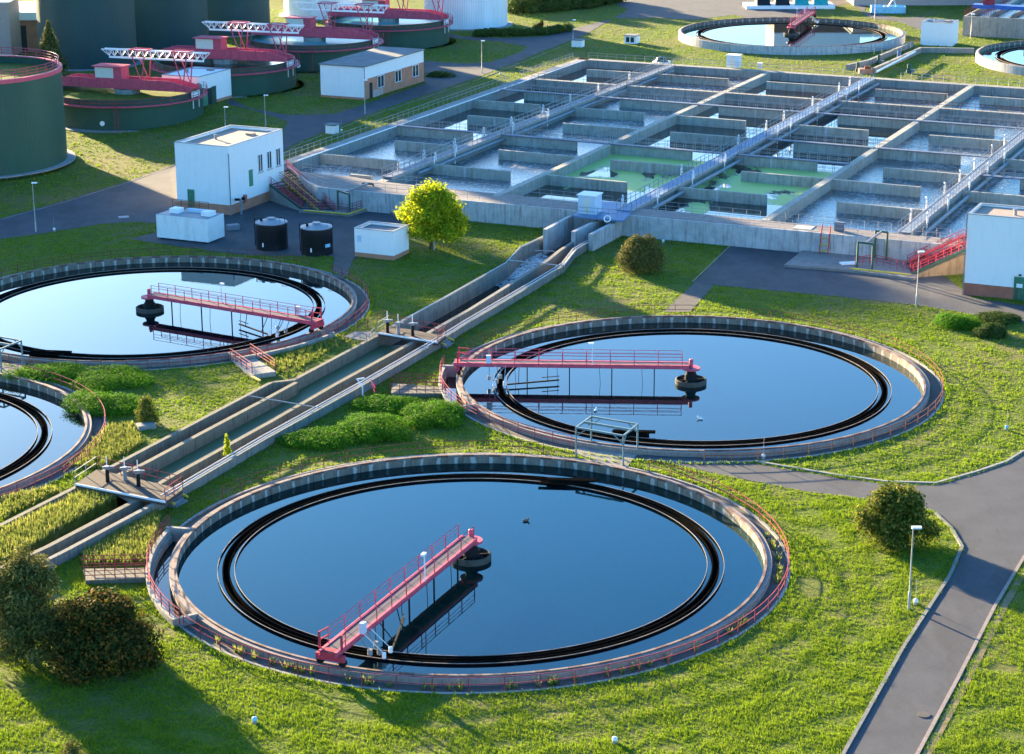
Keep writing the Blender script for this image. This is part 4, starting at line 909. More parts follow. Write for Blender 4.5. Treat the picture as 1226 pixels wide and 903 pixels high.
def building(u, v, z, w, d, h, label, wall='white', roof='slate_roof', para=.35, base=None, baseh=.9, baseproud=.02, name='building'):
    """(u, v) = front right corner on the works grid; w to the left, d away"""
    t = thing(name, label, 'building', UV(u - w, v, z), AXA - PI / 2)
    m = MB(); m.bx(0, w, 0, d, -1.0, h - para); m.obj('wall', M[wall], t)
    if para > 0:
        m = MB(); e = .22
        m.bx(0, w, 0, e, h - para, h); m.bx(0, w, d - e, d, h - para, h); m.bx(0, e, e, d - e, h - para, h); m.bx(w - e, w, e, d - e, h - para, h); m.obj('parapet', M[wall], t)
        m = MB(); e2 = .05
        m.bx(-e2, w + e2, -e2, .27, h, h + .06); m.bx(-e2, w + e2, d - .27, d + e2, h, h + .06); m.bx(-e2, .27, .27, d - .27, h, h + .06); m.bx(w - .27, w + e2, .27, d - .27, h, h + .06); m.obj('coping', M['grey_steel'], t)
        rf = MB().bx(.22, w - .22, .22, d - .22, h - para, h - para + .05).obj('roof', M[roof], t)
        if w > 5:
            MB().lathe([(0, 0), (.16, 0), (.16, .5), (.26, .5), (.26, .6), (0, .66)], n=12, c=(w * .35, d * .4)).obj('roof_vent', M['grey_steel'], rf).location.z = h - para + .05
            MB().bx(w * .6, w * .6 + .9, d * .7, d * .7 + .9, h - para + .05, h - para + .3).obj('roof_hatch', M['sand_roof'], rf)
            m = MB()
            for q in (0, 1): m.bar((.0 - .04, .6 + q * .5, 1.2), (-.04, .6 + q * .5, h), .04)
            m.obj('lightning_cable', M['grey_steel'], t)
    else: MB().bx(-.2, w + .2, -.2, d + .2, h, h + .15).obj('roof', M[roof], t)
    if base: m = MB(); e = baseproud; m.bx(-e, w + e, -e, 0, -.9, baseh); m.bx(w, w + e, 0, d + e, -.9, baseh); m.bx(-e, 0, 0, d + e, -.9, baseh); m.obj('plinth', M[base], t)
    return t
t = building(-46.5, -8.5, -.42, 7.4, 12.6, 8.2, 'tall white building with orange plinth behind the white container', roof='sand_roof', base='brick', baseh=1.2)
win(t, 'f', 1.6, 2.4, .0, 2.6, 7.4, 12.6, 'green_door', 'green_door', 'door')
win(t, 'r', 4.4, 5.3, 2.6, 4.6, 7.4, 12.6, None, 'green_door', 'door')
for y in (6.6, 8.7, 10.8): win(t, 'r', y, y + .95, 4.0, 6.0, 7.4, 12.6)
MB().tube([(7.5, -.08, -.2), (7.5, -.08, 7.4)], .07, 6).obj('drain_pipe', M['grey_steel'], t)
m = MB(); m.bx(7.45, 7.8, 2.8, 3.2, 1.0, 1.9); m.obj('meter_box', M['brick_red'], t)
t = thing('tank_vent', 'grey standpipe with valves at the corner of the tall white building', 'standpipe', UV(-45.6, -7.6, -.42)); MB().tube([(0, 0, 0), (0, 0, 1.9)], .16, 8).obj('standpipe', M['grey_steel'], t)
m = MB(); m.box((-.4, 0, 1.8), (.6, .3, .25)); m.box((.3, .1, 1.9), (.4, .3, .3)); m.obj('valve', M['dark'], t)
t = building(-67.4, 63.8, .98, 7.6, 20.1, 5.0, 'low white building with brick window wall and grey roof beside the road', para=0, roof='slate_roof', base='brick', baseh=.35)
m = MB(); m.bx(7.6, 7.63, .05, 20.05, .0, 3.1); m.obj('brick_panel', M['brick'], t)
for y in (4.2, 10.0, 16.0): 
    win(t, 'r', y, y + 2.0, 1.3, 2.95, 7.66, 20)
win(t, 'r', 1.6, 2.5, .0, 2.4, 7.66, 20, None, 'glass', 'door')
m = MB(); m.bx(7.63, 7.66, 2.6, 6.0, .0, 1.1); m.obj('render_patch', M['pinkwall'], t)
MB().tube([(7.75, -.1, 0), (7.75, -.1, 4.9)], .06, 6).obj('drain_pipe', M['grey_steel'], t)
t = building(41.2 + 12, -11.0, -.42, 12, 5.5, 8.3, 'big white building with red brick plinth at the end of the bright red stairs', roof='sand_roof', base='brick_red', baseh=1.25, para=.25)
win(t, 'f', 5.0, 6.0, .0, 2.3, 12, 11, 'green_door', 'green_door', 'door'); MB().bx(5.2, 5.8, -.09, -.07, 1.3, 1.7).obj('door_sign', M['white_steel'], t); MB().box((5.5, -.15, 2.6), (.2, .25, .15)).obj('wall_lamp', M['dark'], t)
MB().tube([(-.08, -.1, -.2), (-.08, -.1, 8.3)], .06, 6).obj('drain_pipe', M['grey_steel'], t)
t = building(-18.3, -20.9, -.42, 4.75, 3.6, 3.15, 'small white hut with orange plinth beside the yellow tree', base='brick', baseh=.5, para=.3)
MB().bx(.35, .85, -.04, -.01, 1.7, 2.4).obj('vent_grille', M['kiosk'], t)
t = thing('storage_container', 'long white stained steel container in front of the tall white building', 'container', UV(-40.85 - 6.8, -22.3, -.42), AXA - PI / 2)
MB().bx(0, 6.8, 0, 3.4, .2, 2.8).obj('body', simple('stained white steel', (.72, .73, .72), .6, var=.05, dirt=(.35, .33, .28)), t)
for x in (.6, 3.4, 6.2): MB().bx(x - .15, x + .15, .0, 3.4, 0, .2).obj('foot', M['dark'], t)
m = MB(); m.bx(.1, 6.7, .1, 3.3, 2.8, 2.84); m.obj('roof_plate', M['grey_steel'], t)
for x in (1.0, 5.2): MB().bx(x, x + 1.2, 1.2, 2.4, 2.84, 3.35).obj('roof_box', M['white_steel'], t)
MB().bx(2.4, 5.0, 2.5, 3.2, 2.84, 3.15).obj('roof_duct', M['kiosk'], t)
m = MB()
for q in (.6, 1.1): m.tube([(.1, 3.3, 2.84 + q), (4.9, 3.3, 2.84 + q)], .03, 4)
for x in (.1, 1.3, 2.5, 3.7, 4.9): m.bar((x, 3.3, 2.84), (x, 3.3, 3.94), .05)
m.obj('roof_rail', M['rail_rust'], t)
building(1.3, 155.5, .98, 5.6, 4.8, 4.1, 'far small white pump house between the two distant round tanks', base=None, para=.3, name='pump_house')
t = building(-87.3, 48.8, .9, 6.5, 9.0, 4.5, 'white building with open green doors squeezed between two green tanks', roof='white', base='brick', baseh=.5, para=.1)
win(t, 'r', 1.0, 2.2, .0, 2.5, 6.55, 9, None, 'green_door', 'door'); win(t, 'r', 2.25, 3.3, .0, 2.5, 6.54, 9, None, 'glass', 'doorway'); win(t, 'r', 3.35, 4.6, .0, 2.6, 6.55, 9, None, 'green_paint', 'door')
def px_hut(px, w, d, h, label, name='hut', wall='white', roof='slate_roof', ws=True, rz=AXA - PI / 2):
    p = ag(*px); t = thing(name, label, 'hut', p, rz)
    MB().bx(-w, 0, 0, d, -.3, h).obj('wall', M[wall], t); MB().bx(-w - .15, .15, -.15, d + .15, h, h + .14).obj('roof', M[roof], t)
    if ws: MB().bx(-w * .85, -w * .55, -.02, 0, h * .2, h * .85).obj('window', M['glass'], t); MB().bx(-w * .45, -w * .15, -.021, -.001, h * .2, h * .85).obj('window', M['glass'], t)
px_hut((401, 161), 1.5, 1.2, 1.2, 'tiny white hut by the road behind the tall white building', ws=False)
px_hut((696, 57), 1.9, 1.5, 1.2, 'tiny white hut on the verge where the far roads meet', ws=False)
px_hut((761, 53), 2.2, 2.0, 1.4, 'tiny white hut with two dark windows on the sunlit far grass')
# dark vats
def vat(px, label, rz):
    p = at(*px, -.42); t = thing('black_vat', label, 'vat', p, rz, None); R = 1.75; H = 2.9
    m = MB().lathe([(0, 0), (R, 0), (R, .1), (R * .99, H * .33), (R, H * .34), (R * .99, H * .66), (R, H * .67), (R, H), (0, H)], n=40); m.obj('shell', M['black_plastic'], t, True)
    MB().lathe([(R + .04, H), (R + .04, H + .08), (.45, H + .42), (.45, H + .55), (0, H + .55)], n=40).obj('lid', M['grey_steel'], t, True)
    m = MB(); m.tube([(R * .6, -R * .5, H + .1), (R * .6, -R * .5, H + .75), (R * .9, -R * .6, H + .75), (R * .95, -R * .6, H)], .04, 5); m.tube([(-R - .1, 0, .3), (-R - .1, 0, H + .5), (-R * .6, 0, H + .5)], .06, 5); m.obj('pipe', M['dark'], t)
    MB().lathe([(0, H + .2), (.14, H + .2), (.14, H + .5), (0, H + .5)], n=10, c=(-R * .6, -R * .2)).obj('vent_cap', M['dark'], t)
    m = MB(); m.box((-R * .48, -R * .88, .7), (.14, .05, .45), 0); m.obj('level_glass', M['white_steel'], t)
    return t
vat((326, 297), 'black vat next to the white container, the one farther from the yellow tree', 0)
v2 = vat((380, 303), 'black vat next to the small white hut, with a blue plate on its side', .2)
MB().box((1.0, -1.45, 1.1), (.7, .05, .35), .6).obj('name_plate', M['lightblue'], v2)

# ------------------------------------------------------------------ digesters and thickeners
def cyl(px_c, z, R, H, label, mat, top='open', name='storage_tank', parts=True):
    t = thing(name, label, 'tank', (px_c[0], px_c[1], z)); n = 96
    if top == 'open':
        MB().lathe([(R, -.6), (R, H), (R - .25, H), (R - .25, H - 3), (0, H - 3)], n=n).obj('shell', mat, t, True)
        MB().lathe([(0, H - 1.0), (R - .25, H - 1.0)], n=n).obj('contents', M['lawn'], t)
        MB().lathe([(R + .02, H - .5), (R + .12, H - .45), (R + .12, H + .05), (R - .4, H + .05), (R - .4, H - .1)], n=n).obj('rim_band', M['red'], t, True)
    else:
        MB().lathe([(R, -.6), (R, H), (0, H + R * .18)], n=n).obj('shell', mat, t, True)
    MB().lathe([(R, 0), (R + 1.1, 0), (R + 1.1, .12), (R, .12)], n=n).obj('apron', M['coping_grey'], t, True)
    return t
def ctr(px_front, R):
    p = ag(*px_front); d = Vector((p.x, p.y, 0)).normalized(); return (p.x + d.x * R, p.y + d.y * R), p.z
# near left cylinder (cut by the frame)
c0 = at(75, 195, .0); cD0 = (c0.x - 12.3, c0.y + 1.5)
t = cyl(cD0, 0.0, 12.4, 12.3, 'large open green corrugated tank with pink railing, cut off by the picture edge', M['corr_green'])
railing('railing', 'pink railing on the rim of the large open green corrugated tank', arc(cD0, 12.1, -180, 179, 120, 12.3), None, M['red'], 1.9, h=1.15, rails=(1, .68, .36), r=.045, parts=False)
for pxb, R, H, l, mt in (((107, 84), 8.2, 30, 'nearest of the tall dark green digesters, beside the conifer', 'corr_dark'), ((196, 62), 8.2, 30, 'middle one of the tall dark green digesters', 'corr_dark'), ((272, 44), 8.2, 30, 'farthest of the tall dark green digesters', 'corr_dark'),
                         ((392, 24), 8.6, 12, 'white cylindrical tank half hidden behind the pink bridges', 'corr_white'), ((558, 36), 8.0, 9, 'white cylindrical tank standing free beside the far hedge', 'corr_white')):
    c, z = ctr(pxb, R); cyl(c, z, R, H, l, M[mt], 'dome', 'digester_tank' if 'dark' in mt else 'white_tank')
c, z = ctr((107, 84), 8.2)
def thickener(px, water_m, label, l2, l3, l4):
    R = 11.0; c, z = ctr(px, R); z -= .1; t = thing('thickener_tank', label, 'tank', (c[0], c[1], z)); H = 3.5
    MB().lathe([(R, -.8), (R, H), (R + .02, H), (R + .02, H - .25), (R + .02, -.8)], n=96).obj('shell', M['corr_green'], t, True)
    MB().lathe([(R + .02, H - .1), (R + .75, H - .1), (R + .75, H + .06), (R - .0, H + .06)], n=96).obj('ring_walkway', M['red'], t, True)
    MB().lathe([(R - .3, 0), (R - .3, H + .9), (R - .05, H + .9), (R - .05, 0)], n=96, closed=True).obj('upper_wall', M['corr_green'], t, True)
    MB().lathe([(0, H + .25), (R - .3, H + .25)], n=96).obj('contents', water_m, t)
    MB().lathe([(R, -.1), (R + 1.3, -.1), (R + 1.3, .1), (R, .1)], n=96).obj('apron', M['coping_grey'], t, True)
    MB().lathe([(1.9, 0), (1.9, H + .95), (1.75, H + .95), (1.75, 0)], n=32, closed=True).obj('feed_well', M['concrete'], t, True)
    a = math.radians(-88); m = MB(); x, y = (R + .8) * math.cos(a), (R + .8) * math.sin(a)
    for s in (-.25, .25): m.bar((x + s, y, 0), (x + s, y, H + 1), .06)
    for i in range(9): m.bar((x - .25, y, .3 + i * .4), (x + .25, y, .3 + i * .4), .04)
    m.obj('ladder', M['rail_red'], t)
    MB().lathe([(0, 0), (.35, 0), (.35, .12), (0, .12)], n=16, c=(0, 0)).obj('manhole_cover', M['white_steel'], t).matrix_local = Matrix.Translation(((R + .05) * math.cos(a - .2), (R + .05) * math.sin(a - .2), 1.1)) @ Matrix.Rotation(PI / 2, 4, 'X')
    railing('railing', l3, arc((c[0], c[1]), R + .7, -180, 179, 90, z + H), None, M['rail_red'], 1.5, h=1.05, parts=False, r=.035)
    # bridge, cabin and crane
    ang = math.radians(-19); b_ = thing('thickener_bridge', l2, 'bridge', (c[0], c[1], z + H + 1.0), ang)
    for s in (-1.3, 1.3):
        m = MB(); q = []
        prof = [(-R - .3, 0), (R + .2, 0), (R + .2, .7), (R - 3.2, 1.5), (-R + 1.8, 1.5), (-R - .3, .9)]
        m.add([(x, s - .08, zz) for x, zz in prof] + [(x, s + .08, zz) for x, zz in prof], [tuple(range(6)), tuple(range(11, 5, -1))] + [(i, i + 6, (i + 1) % 6 + 6, (i + 1) % 6) for i in range(6)])
        for i in range(15): x = -R + 1 + i * 1.45; m.bx(x - .04, x + .04, s - .16, s + .16, .03, min(1.42, .75 + .0 + (R - x) * .22) if x > R - 3.4 else 1.42)
        m.obj('girder', M['red'], b_)
    MB().bx(-R, R - .2, -1.2, 1.2, .3, .36).obj('deck', M['red'], b_)
    hx = -.2
    m = MB(); m.bx(-4.6, hx, -1.15, 1.15, .9, 3.1); m.obj('cabin', M['red'], b_)
    MB().bx(-4.5, hx - 1.3, -1.2, -1.15, 1.0, 3.0).obj('cabin_panel', M['cladding'], b_); MB().bx(-4.9, hx + .2, -1.5, 1.5, 3.1, 3.22).obj('cabin_roof', M['red'], b_)
    for x in (1.6, R - 2.6):
        m = MB()
        for s in (-1.2, 1.2):
            m.bar((x + 1.5, s, .9), (x - .2, s * .8, 5.6), .13); m.bar((x + 1.5, s, .9), (x + 2.2, s * .8, 5.6), .13)
        for s in (-1, 1): m.bar((x - .4, s, 5.7), (x + 2.4, s, 5.7), .16)
        for xx in (-.4, 2.4): m.bar((x + xx, -1, 5.7), (x + xx, 1, 5.7), .16)
        m.obj('trestle', M['red'], b_)
    m = MB(); x0, x1 = -3.6, R + 2.6
    m.bx(x0 + 1, x1 - .8, -.15, .15, 4.3, 4.55)
    for s in (-.5, .5):
        m.bar((x0, s, 5.6), (x1, s, 5.6), .14)
        n = 14
        for i in range(n): xa = x0 + (x1 - x0) * i / n; xb = x0 + (x1 - x0) * (i + .5) / n; xc = x0 + (x1 - x0) * (i + 1) / n; m.bar((xa, s, 5.6), (min(max(xb, x0 + 1), x1 - .8), 0, 4.6), .07); m.bar((min(max(xb, x0 + 1), x1 - .8), 0, 4.6), (xc, s, 5.6), .07)
    m.obj('crane_truss', M['white_steel'], b_)
    m = MB()
    for s in (-.9, .9): m.bar((R + .25, s, .1), (R + .25, s, -2.4), .1)
    m.bx(R + .15, R + .3, -1.2, 1.2, -.75, .0); m.obj('end_plate', M['white_steel'], b_)
TEALW = water('turquoise tank water', (.01, .28, .30), .3, .3, 1.5, .05)
thickener((155, 156), M['lawn'], 'nearest round green tank with grass coloured contents', 'pink bridge with cabin and white truss on the nearest round green tank', 'pink railing round the nearest round green tank', '')
thickener((272, 116), M['water_dark'], 'second round green tank, behind the white building with green doors', 'pink bridge with cabin on the second round green tank', 'pink railing round the second round green tank', '')
thickener((378, 86), TEALW, 'third round green tank with turquoise water, behind the low brick and white building', 'pink bridge on the third round tank, over turquoise water', 'pink railing round the third round green tank', '')
thickener((466, 60), TEALW, 'farthest round green tank with turquoise water, next to the free white cylinder', 'pink bridge on the farthest round green tank', 'pink railing round the farthest round green tank', '')
# far left buildings
t = thing('building', 'plain pinkish building at the upper corner of the picture', 'building', ag(-20, 70)); MB().bx(-6, 5.0, 0, 8, -1, 9.5).obj('wall', M['pinkwall'], t); MB().bx(-6.2, 5.2, -.2, 8.2, 9.5, 9.7).obj('roof', M['white'], t)
t = thing('building', 'flat white roofed hall behind the conifer, with dark openings', 'building', ag(34, 62)); MB().bx(-8, 8, 0, 16, -1, 6.5).obj('wall', M['brick'], t); MB().bx(-8.4, 8.4, -.6, 16, 5.6, 7.0).obj('roof', M['white'], t)
for x in (-4, -1.6, 2.4): MB().bx(x, x + 1.5, -.06, 0, 0, 4.6).obj('doorway', M['glass'], t)
# far buildings that close the works beyond the raised tank
t = thing('building', 'long brown building beyond the raised tank, seen mostly as its reflection', 'building', (58, 462, .98)); MB().bx(0, 19, 0, 14, -1, 11).obj('wall', M['brown_wall'], t); MB().bx(0, 19, 0, 14, 11, 20).obj('upper_wall', M['white'], t)
MB().bx(9, 12, -.05, 0, 4, 9).obj('window', M['lightblue'], t); MB().bx(19.1, 34, 0, 14, -1, 12).obj('annex', M['white'], t); MB().bx(-.3, 19.3, -.3, 14.3, 20, 20.4).obj('roof', M['slate_roof'], t)
t = thing('building', 'low pink walled building beyond the light blue container', 'building', ag(1022, 7)); MB().bx(0, 30, 0, 12, -1, 7).obj('wall', M['pinkwall'], t); MB().bx(-.3, 30.3, -.3, 12, 7, 7.3).obj('roof', M['slate_roof'], t)
t = thing('skip_container', 'light blue open container on the small far lawn', 'container', ag(1043, 16), -.1)
m = MB(); m.bx(0, 6.8, 0, .15, 0, 1.3); m.bx(0, 6.8, 3.2, 3.35, 0, 1.3); m.bx(0, .15, 0, 3.35, 0, 1.3); m.bx(6.65, 6.8, 0, 3.35, 0, 1.3); m.bx(.1, 6.7, .1, 3.2, 0, .5); m.obj('body', M['lightblue'], t); m = MB(); m.box((3.2, 1.6, .9), (1.4, 1.2, .8)); m.obj('machine', M['grey_steel'], t)
m = MB(); m.bar((3.0, .6, .8), (4.4, .8, 3.0), .35, .15); m.bar((5, .6, .8), (4.3, .8, 3.0), .35, .15); m.obj('chute', M['white_steel'], t)
t = thing('filter_hall', 'far white and teal filter boxes on a white base behind the raised tank', 'filter boxes', ag(905, 11), .0)
MB().bx(-2, 16, -.5, 6, -.5, .7).obj('base', M['white'], t)
for i in range(4): m = MB(); x = .2 + i * 3.9; m.add([(x, 0, .7), (x + 2.8, 0, .7), (x + 2.8, 4, .7), (x, 4, .7), (x + .2, 2.4, 3.2), (x + 2.6, 2.4, 3.2), (x + 2.6, 4, 3.2), (x + .2, 4, 3.2)], [(3, 2, 1, 0), (4, 5, 6, 7), (0, 1, 5, 4), (1, 2, 6, 5), (2, 3, 7, 6), (3, 0, 4, 7)]); m.obj('hood', M['teal'] if i > 1 else M['black_plastic'], t)
# raised rectangular tank upper corner
t = thing('sludge_tank', 'raised rectangular concrete tank with pink railings in the far corner', 'tank', ag(1152, 43), AXA - PI / 2 + .0)
m = MB(); W_, D_ = 11.5, 60; m.bx(0, W_, 0, .4, -1, 3.6); m.bx(0, .4, .4, D_, -1, 3.6); m.bx(W_ - .4, W_, .4, D_, -1, 3.6); m.bx(3.7, 4.0, .4, D_, -1, 3.4); m.bx(7.5, 7.8, .4, D_, -1, 3.4); m.obj('wall', M['concrete'], t)
MB().bx(.4, W_ - .4, .4, D_, 0, 2.7).obj('contents', M['water_ripple'], t)
for x in (.1, 3.8, W_ - .1):
    m = MB()
    for q in (4.6, 4.1): m.tube([(x, 0, q), (x, D_, q)], .05, 4)
    for i in range(30): m.bar((x, i * 2, 3.5), (x, i * 2, 4.65), .09)
    m.obj('handrail', M['rail_red'], t)
MB().bx(-.4, W_ + .4, 9, 11.5, 4.0, 4.7).obj('travelling_bridge', simple('deep blue paint', (.03, .12, .4), .5), t)
MB().bx(1.5, 3.4, 9.4, 11, 4.7, 6.2).obj('bridge_cabin', M['rail_red'], t)
# channel and wall near far tanks
def uwall(name, label, cat, pts, h, mat, w=.4):
    P = [ag(*p) for p in pts]; o = strip(P, -w / 2, w / 2, lambda x, y: gz(x, y) - .3, lambda x, y: gz(x, y) + h).obj(name, M[mat]); tag(o, label, cat)
uwall('retaining_wall', 'low wall edging the sunlit lawn below the far pump house', 'wall', [(1046, 88), (1102, 63), (1166, 64)], .9, 'concrete', .5)
uwall('retaining_wall', 'low wall from the far raised tank towards the end of the blue walkway', 'wall', [(1014, 84), (1040, 78), (1092, 56)], .9, 'concrete', .5)
pipe('pipe', 'white pipe laid on the far low wall below the pump house', [ag(1050, 86, 1.3), ag(1096, 62, 1.2)], .15, M['white_steel'])
railing('railing', 'grey double railing by the far raised tank above the end of the blue walkway', [ag(1010, 62, .5), ag(1060, 66, .5), ag(1090, 58, .8)], None, M['grey_steel'], 1.4, parts=False)
for px, l in (((1027, 86), 'dark green pump motor nearest the end of the blue walkway'), ((1052, 77), 'dark green pump motor beside the far low wall'), ((1076, 72), 'blue pump motor on the far low wall'), ((1088, 88), 'dark green pump motor in the shade of the far low wall')):
    p = ag(*px); t = thing('pump_motor', l, 'pump', p); MB().lathe([(0, 0), (.45, 0), (.45, .5), (.3, .6), (.3, 1.5), (0, 1.6)], n=14).obj('casing', M['green_paint'] if 'blue pump' not in l else simple('motor blue', (.03, .12, .3), .5), t, True); MB().box((.5, 0, .4), (.8, .4, .5)).obj('foot', M['grey_steel'], t)
t = thing('pump_skid', 'orange rusty equipment base beside the dark green pump motor', 'machine', ag(1036, 88)); MB().box((0, 0, .4), (2.2, 1.2, .8)).obj('plinth', M['brick'], t); MB().box((.3, 0, 1.0), (1, .8, .4)).obj('housing', M['rail_rust'], t)
t = thing('concrete_box', 'block by the wall of the far raised tank', 'block', ag(831, 53)); tag(t, 'small concrete block at the foot of the far raised tank', 'block'); MB().box((0, 0, .5), (1.6, 1.2, 1.1)).obj('block', M['concrete'], t); MB().box((0, 0, 1.08), (1.7, 1.3, .08)).obj('cover', M['concrete_pale'], t)
t = thing('dome_cover', 'dark green domed cover on a white base at the far end of the basins', 'cover', ag(792, 80)); MB().lathe([(0, 0), (1.5, 0), (1.5, .9), (0, .9)], n=24).obj('base', M['white'], t); MB().lathe([(1.1, .9), (.8, 1.5), (0, 1.8)], n=24).obj('dome', M['green_paint'], t, True)

# ------------------------------------------------------------------ street furniture
def lamp(px, h, label, arm=-1):
    p = ag(*px); t = thing('street_lamp', label, 'street lamp', p, 0, None)
    MB().lathe([(0, 0), (.09, 0), (.09, 1.2), (.055, 1.25), (.04, h), (0, h)], n=10).obj('pole', M['rail_grey'], t, True)
    if 'slim pole' in label: t.name = 'flag_pole'; t['category'] = 'pole'; MB().lathe([(0, h), (.06, h), (.06, h + .08), (0, h + .1)], n=8).obj('pole_cap', M['rail_grey'], t); return
    m = MB(); m.box((.22, 0, h + .04), (.62, .26, .13)); m.obj('lamp_head', M['white_steel'], t)
for px, h, l in (((1088, 730), 5.6, 'street lamp on the lawn beside the road and the big bush, nearest of all lamps'), ((43, 278), 5.7, 'street lamp by the road below the large green corrugated tank'), ((1097, 367), 5.5, 'street lamp standing before the bright red stairs'), ((577, 88), 5.3, 'street lamp beside the far road and the free white cylinder'),
                 ((437, 137), 5.0, 'street lamp at the corner of the low brick and white building'), ((686, 50), 3.9, 'street lamp at the bend of the far road near the hedge'), ((1162, 47), 4.5, 'street lamp beside the far white pump house'), ((1047, 26), 4.5, 'street lamp before the light blue container'), ((318, 152), 4.5, 'street lamp behind the tall white building'), ((270, 158), 3.5, 'street lamp just beyond the roof of the tall white building'), ((520, 300), 5.2, 'slim pole standing in the lawn against the yellow tree')):
    lamp(px, h, l)
def marker(px, label, blue=False):
    p = ag(*px); t = thing('marker_post', label, 'marker post', p); MB().lathe([(0, 0), (.14, 0), (.14, .3), (.0, .36)], n=10).obj('body', M['rail_grey'], t, True); MB().lathe([(.15, .2), (.15, .36), (0, .42)], n=10).obj('cap', M['lightblue'] if blue else M['white_steel'], t, True); MB().bar((0, 0, .4), (0, 0, 1.7), .022).obj('rod', M['rail_grey'], t)
for px, l, b_ in (((305, 866), 'small marker post with blue cap at the shadow edge on the near lawn', True), ((736, 890), 'small white marker post at the bottom of the near lawn', False), ((1096, 724), 'small white marker post next to the nearest street lamp', False), ((65, 277), 'small marker post by the road next to a street lamp', False), ((914, 549), 'small marker post at the railing of the tank with the level red bridge', False), ((1205, 515), 'small blue marker post in the lawn by the road junction', True), ((599, 90), 'small marker post on the verge of the far road', False), ((409, 158), 'small marker post beside the tiny white hut', False), ((794, 291), 'small marker post behind the round bush', False)):
    marker(px, l, b_)
o = MB().lathe([(0, 0), (.38, 0), (.38, .03), (.3, .035), (0, .035)], n=28).obj('manhole_cover', M['gravel'], loc=ag(1106, 856, .03)); tag(o, 'round manhole cover in the near road', 'manhole')
o = MB().box((0, 0, .02), (1.2, 1.0, .04), .3).obj('drain_grate', M['grey_steel'], loc=ag(148, 260, .035)); tag(o, 'pale drain grate in the road below the street lamp', 'drain')
o = MB().box((0, 0, .2), (1.5, 1.0, .4), .4).obj('concrete_block', M['concrete'], loc=ag(175, 513)); tag(o, 'low concrete block under the small conifer', 'block')
o = MB().box((0, 0, .3), (1.4, .9, .6), .4).obj('equipment_box', M['grey_steel'], loc=ag(279, 275)); tag(o, 'low grey box between the container and the black vats', 'box')
def duck(px, rz, mat, label, name='duck'):
    p = at(*px, WZ); t = thing(name, label, 'bird', p, rz)
    m = MB().tube([(-.28, 0, .10), (-.2, 0, .09), (-.05, 0, .07), (.1, 0, .08), (.2, 0, .12)], [.02, .07, .11, .1, .04], 8); m.tube([(.12, 0, .1), (.17, 0, .17), (.19, 0, .21)], [.07, .05, .05], 8); m.tube([(.14, 0, .21), (.20, 0, .22), (.26, 0, .21)], [.04, .06, .03], 8); m.obj('body', mat, t, True)
    MB().tube([(.25, 0, .21), (.32, 0, .20)], [.022, .008], 6).obj('bill', M['yellow'], t)
duck((630, 624), .3, M['skin_bird'], 'brown duck swimming in the nearest tank')
duck((713, 492), 1.2, M['bird_white'], 'white gull on the water below the level red bridge', 'gull')
duck((838, 502), 2.6, M['bird_white'], 'white gull on the water below the centre column with dark ring', 'gull')

# ------------------------------------------------------------------ vegetation
def cards(P, N, size, rng, aspect=.55):
    """one rhombus leaf at each point P, facing roughly N"""
    n = len(P); r = rng.normal(size=(n, 3)); d = np.cross(N, r); d /= np.linalg.norm(d, axis=1)[:, None] + 1e-9
    e = np.cross(N, d); e /= np.linalg.norm(e, axis=1)[:, None] + 1e-9
    s = size * rng.uniform(.6, 1.4, n)[:, None]
    V = np.stack([P - d * s, P - e * s * aspect, P + d * s, P + e * s * aspect], 1).reshape(-1, 3)
    F = np.arange(n * 4).reshape(n, 4); return V, F
def np_mesh(name, V, F, mat, parent=None, loc=None):
    me = bpy.data.meshes.new(name); n, k = F.shape
    me.vertices.add(len(V)); me.vertices.foreach_set('co', V.astype(np.float32).ravel())
    me.loops.add(n * k); me.loops.foreach_set('vertex_index', F.astype(np.int32).ravel())
    me.polygons.add(n); me.polygons.foreach_set('loop_start', (np.arange(n) * k).astype(np.int32))
    me.update(); me.materials.append(mat); me.validate()
    o = bpy.data.objects.new(name, me); C.objects.link(o)
    if parent is not None: o.parent = parent
    if loc is not None: o.location = loc
    return o
def crown_pts(blobs, n, rng, shell=.55, clump=.18):
    vol = np.array([b[3] * b[4] * b[5] for b in blobs]) ** .7; k = rng.choice(len(blobs), n, p=vol / vol.sum()); B = np.array(blobs)[k]
    d = rng.normal(size=(n, 3)); d /= np.linalg.norm(d, axis=1)[:, None]
    # clumps: pull directions to a set of sub-centres so that gaps open between them
    m = max(8, int(len(blobs) * 22)); cd_ = rng.normal(size=(m, 3)); cd_ /= np.linalg.norm(cd_, axis=1)[:, None]; sel = cd_[rng.integers(0, m, n)]
    d = d * .5 + sel * .85; d /= np.linalg.norm(d, axis=1)[:, None]
    rad = shell + (1 - shell) * rng.random(n) ** .6; rad *= 1 + clump * np.sin(sel[:, 0] * 17 + sel[:, 2] * 9)
    P = B[:, :3] + d * B[:, 3:6] * rad[:, None]; N = d * .7 + rng.normal(size=(n, 3)) * .5; N[:, 2] += .25; N /= np.linalg.norm(N, axis=1)[:, None]
    return P, N
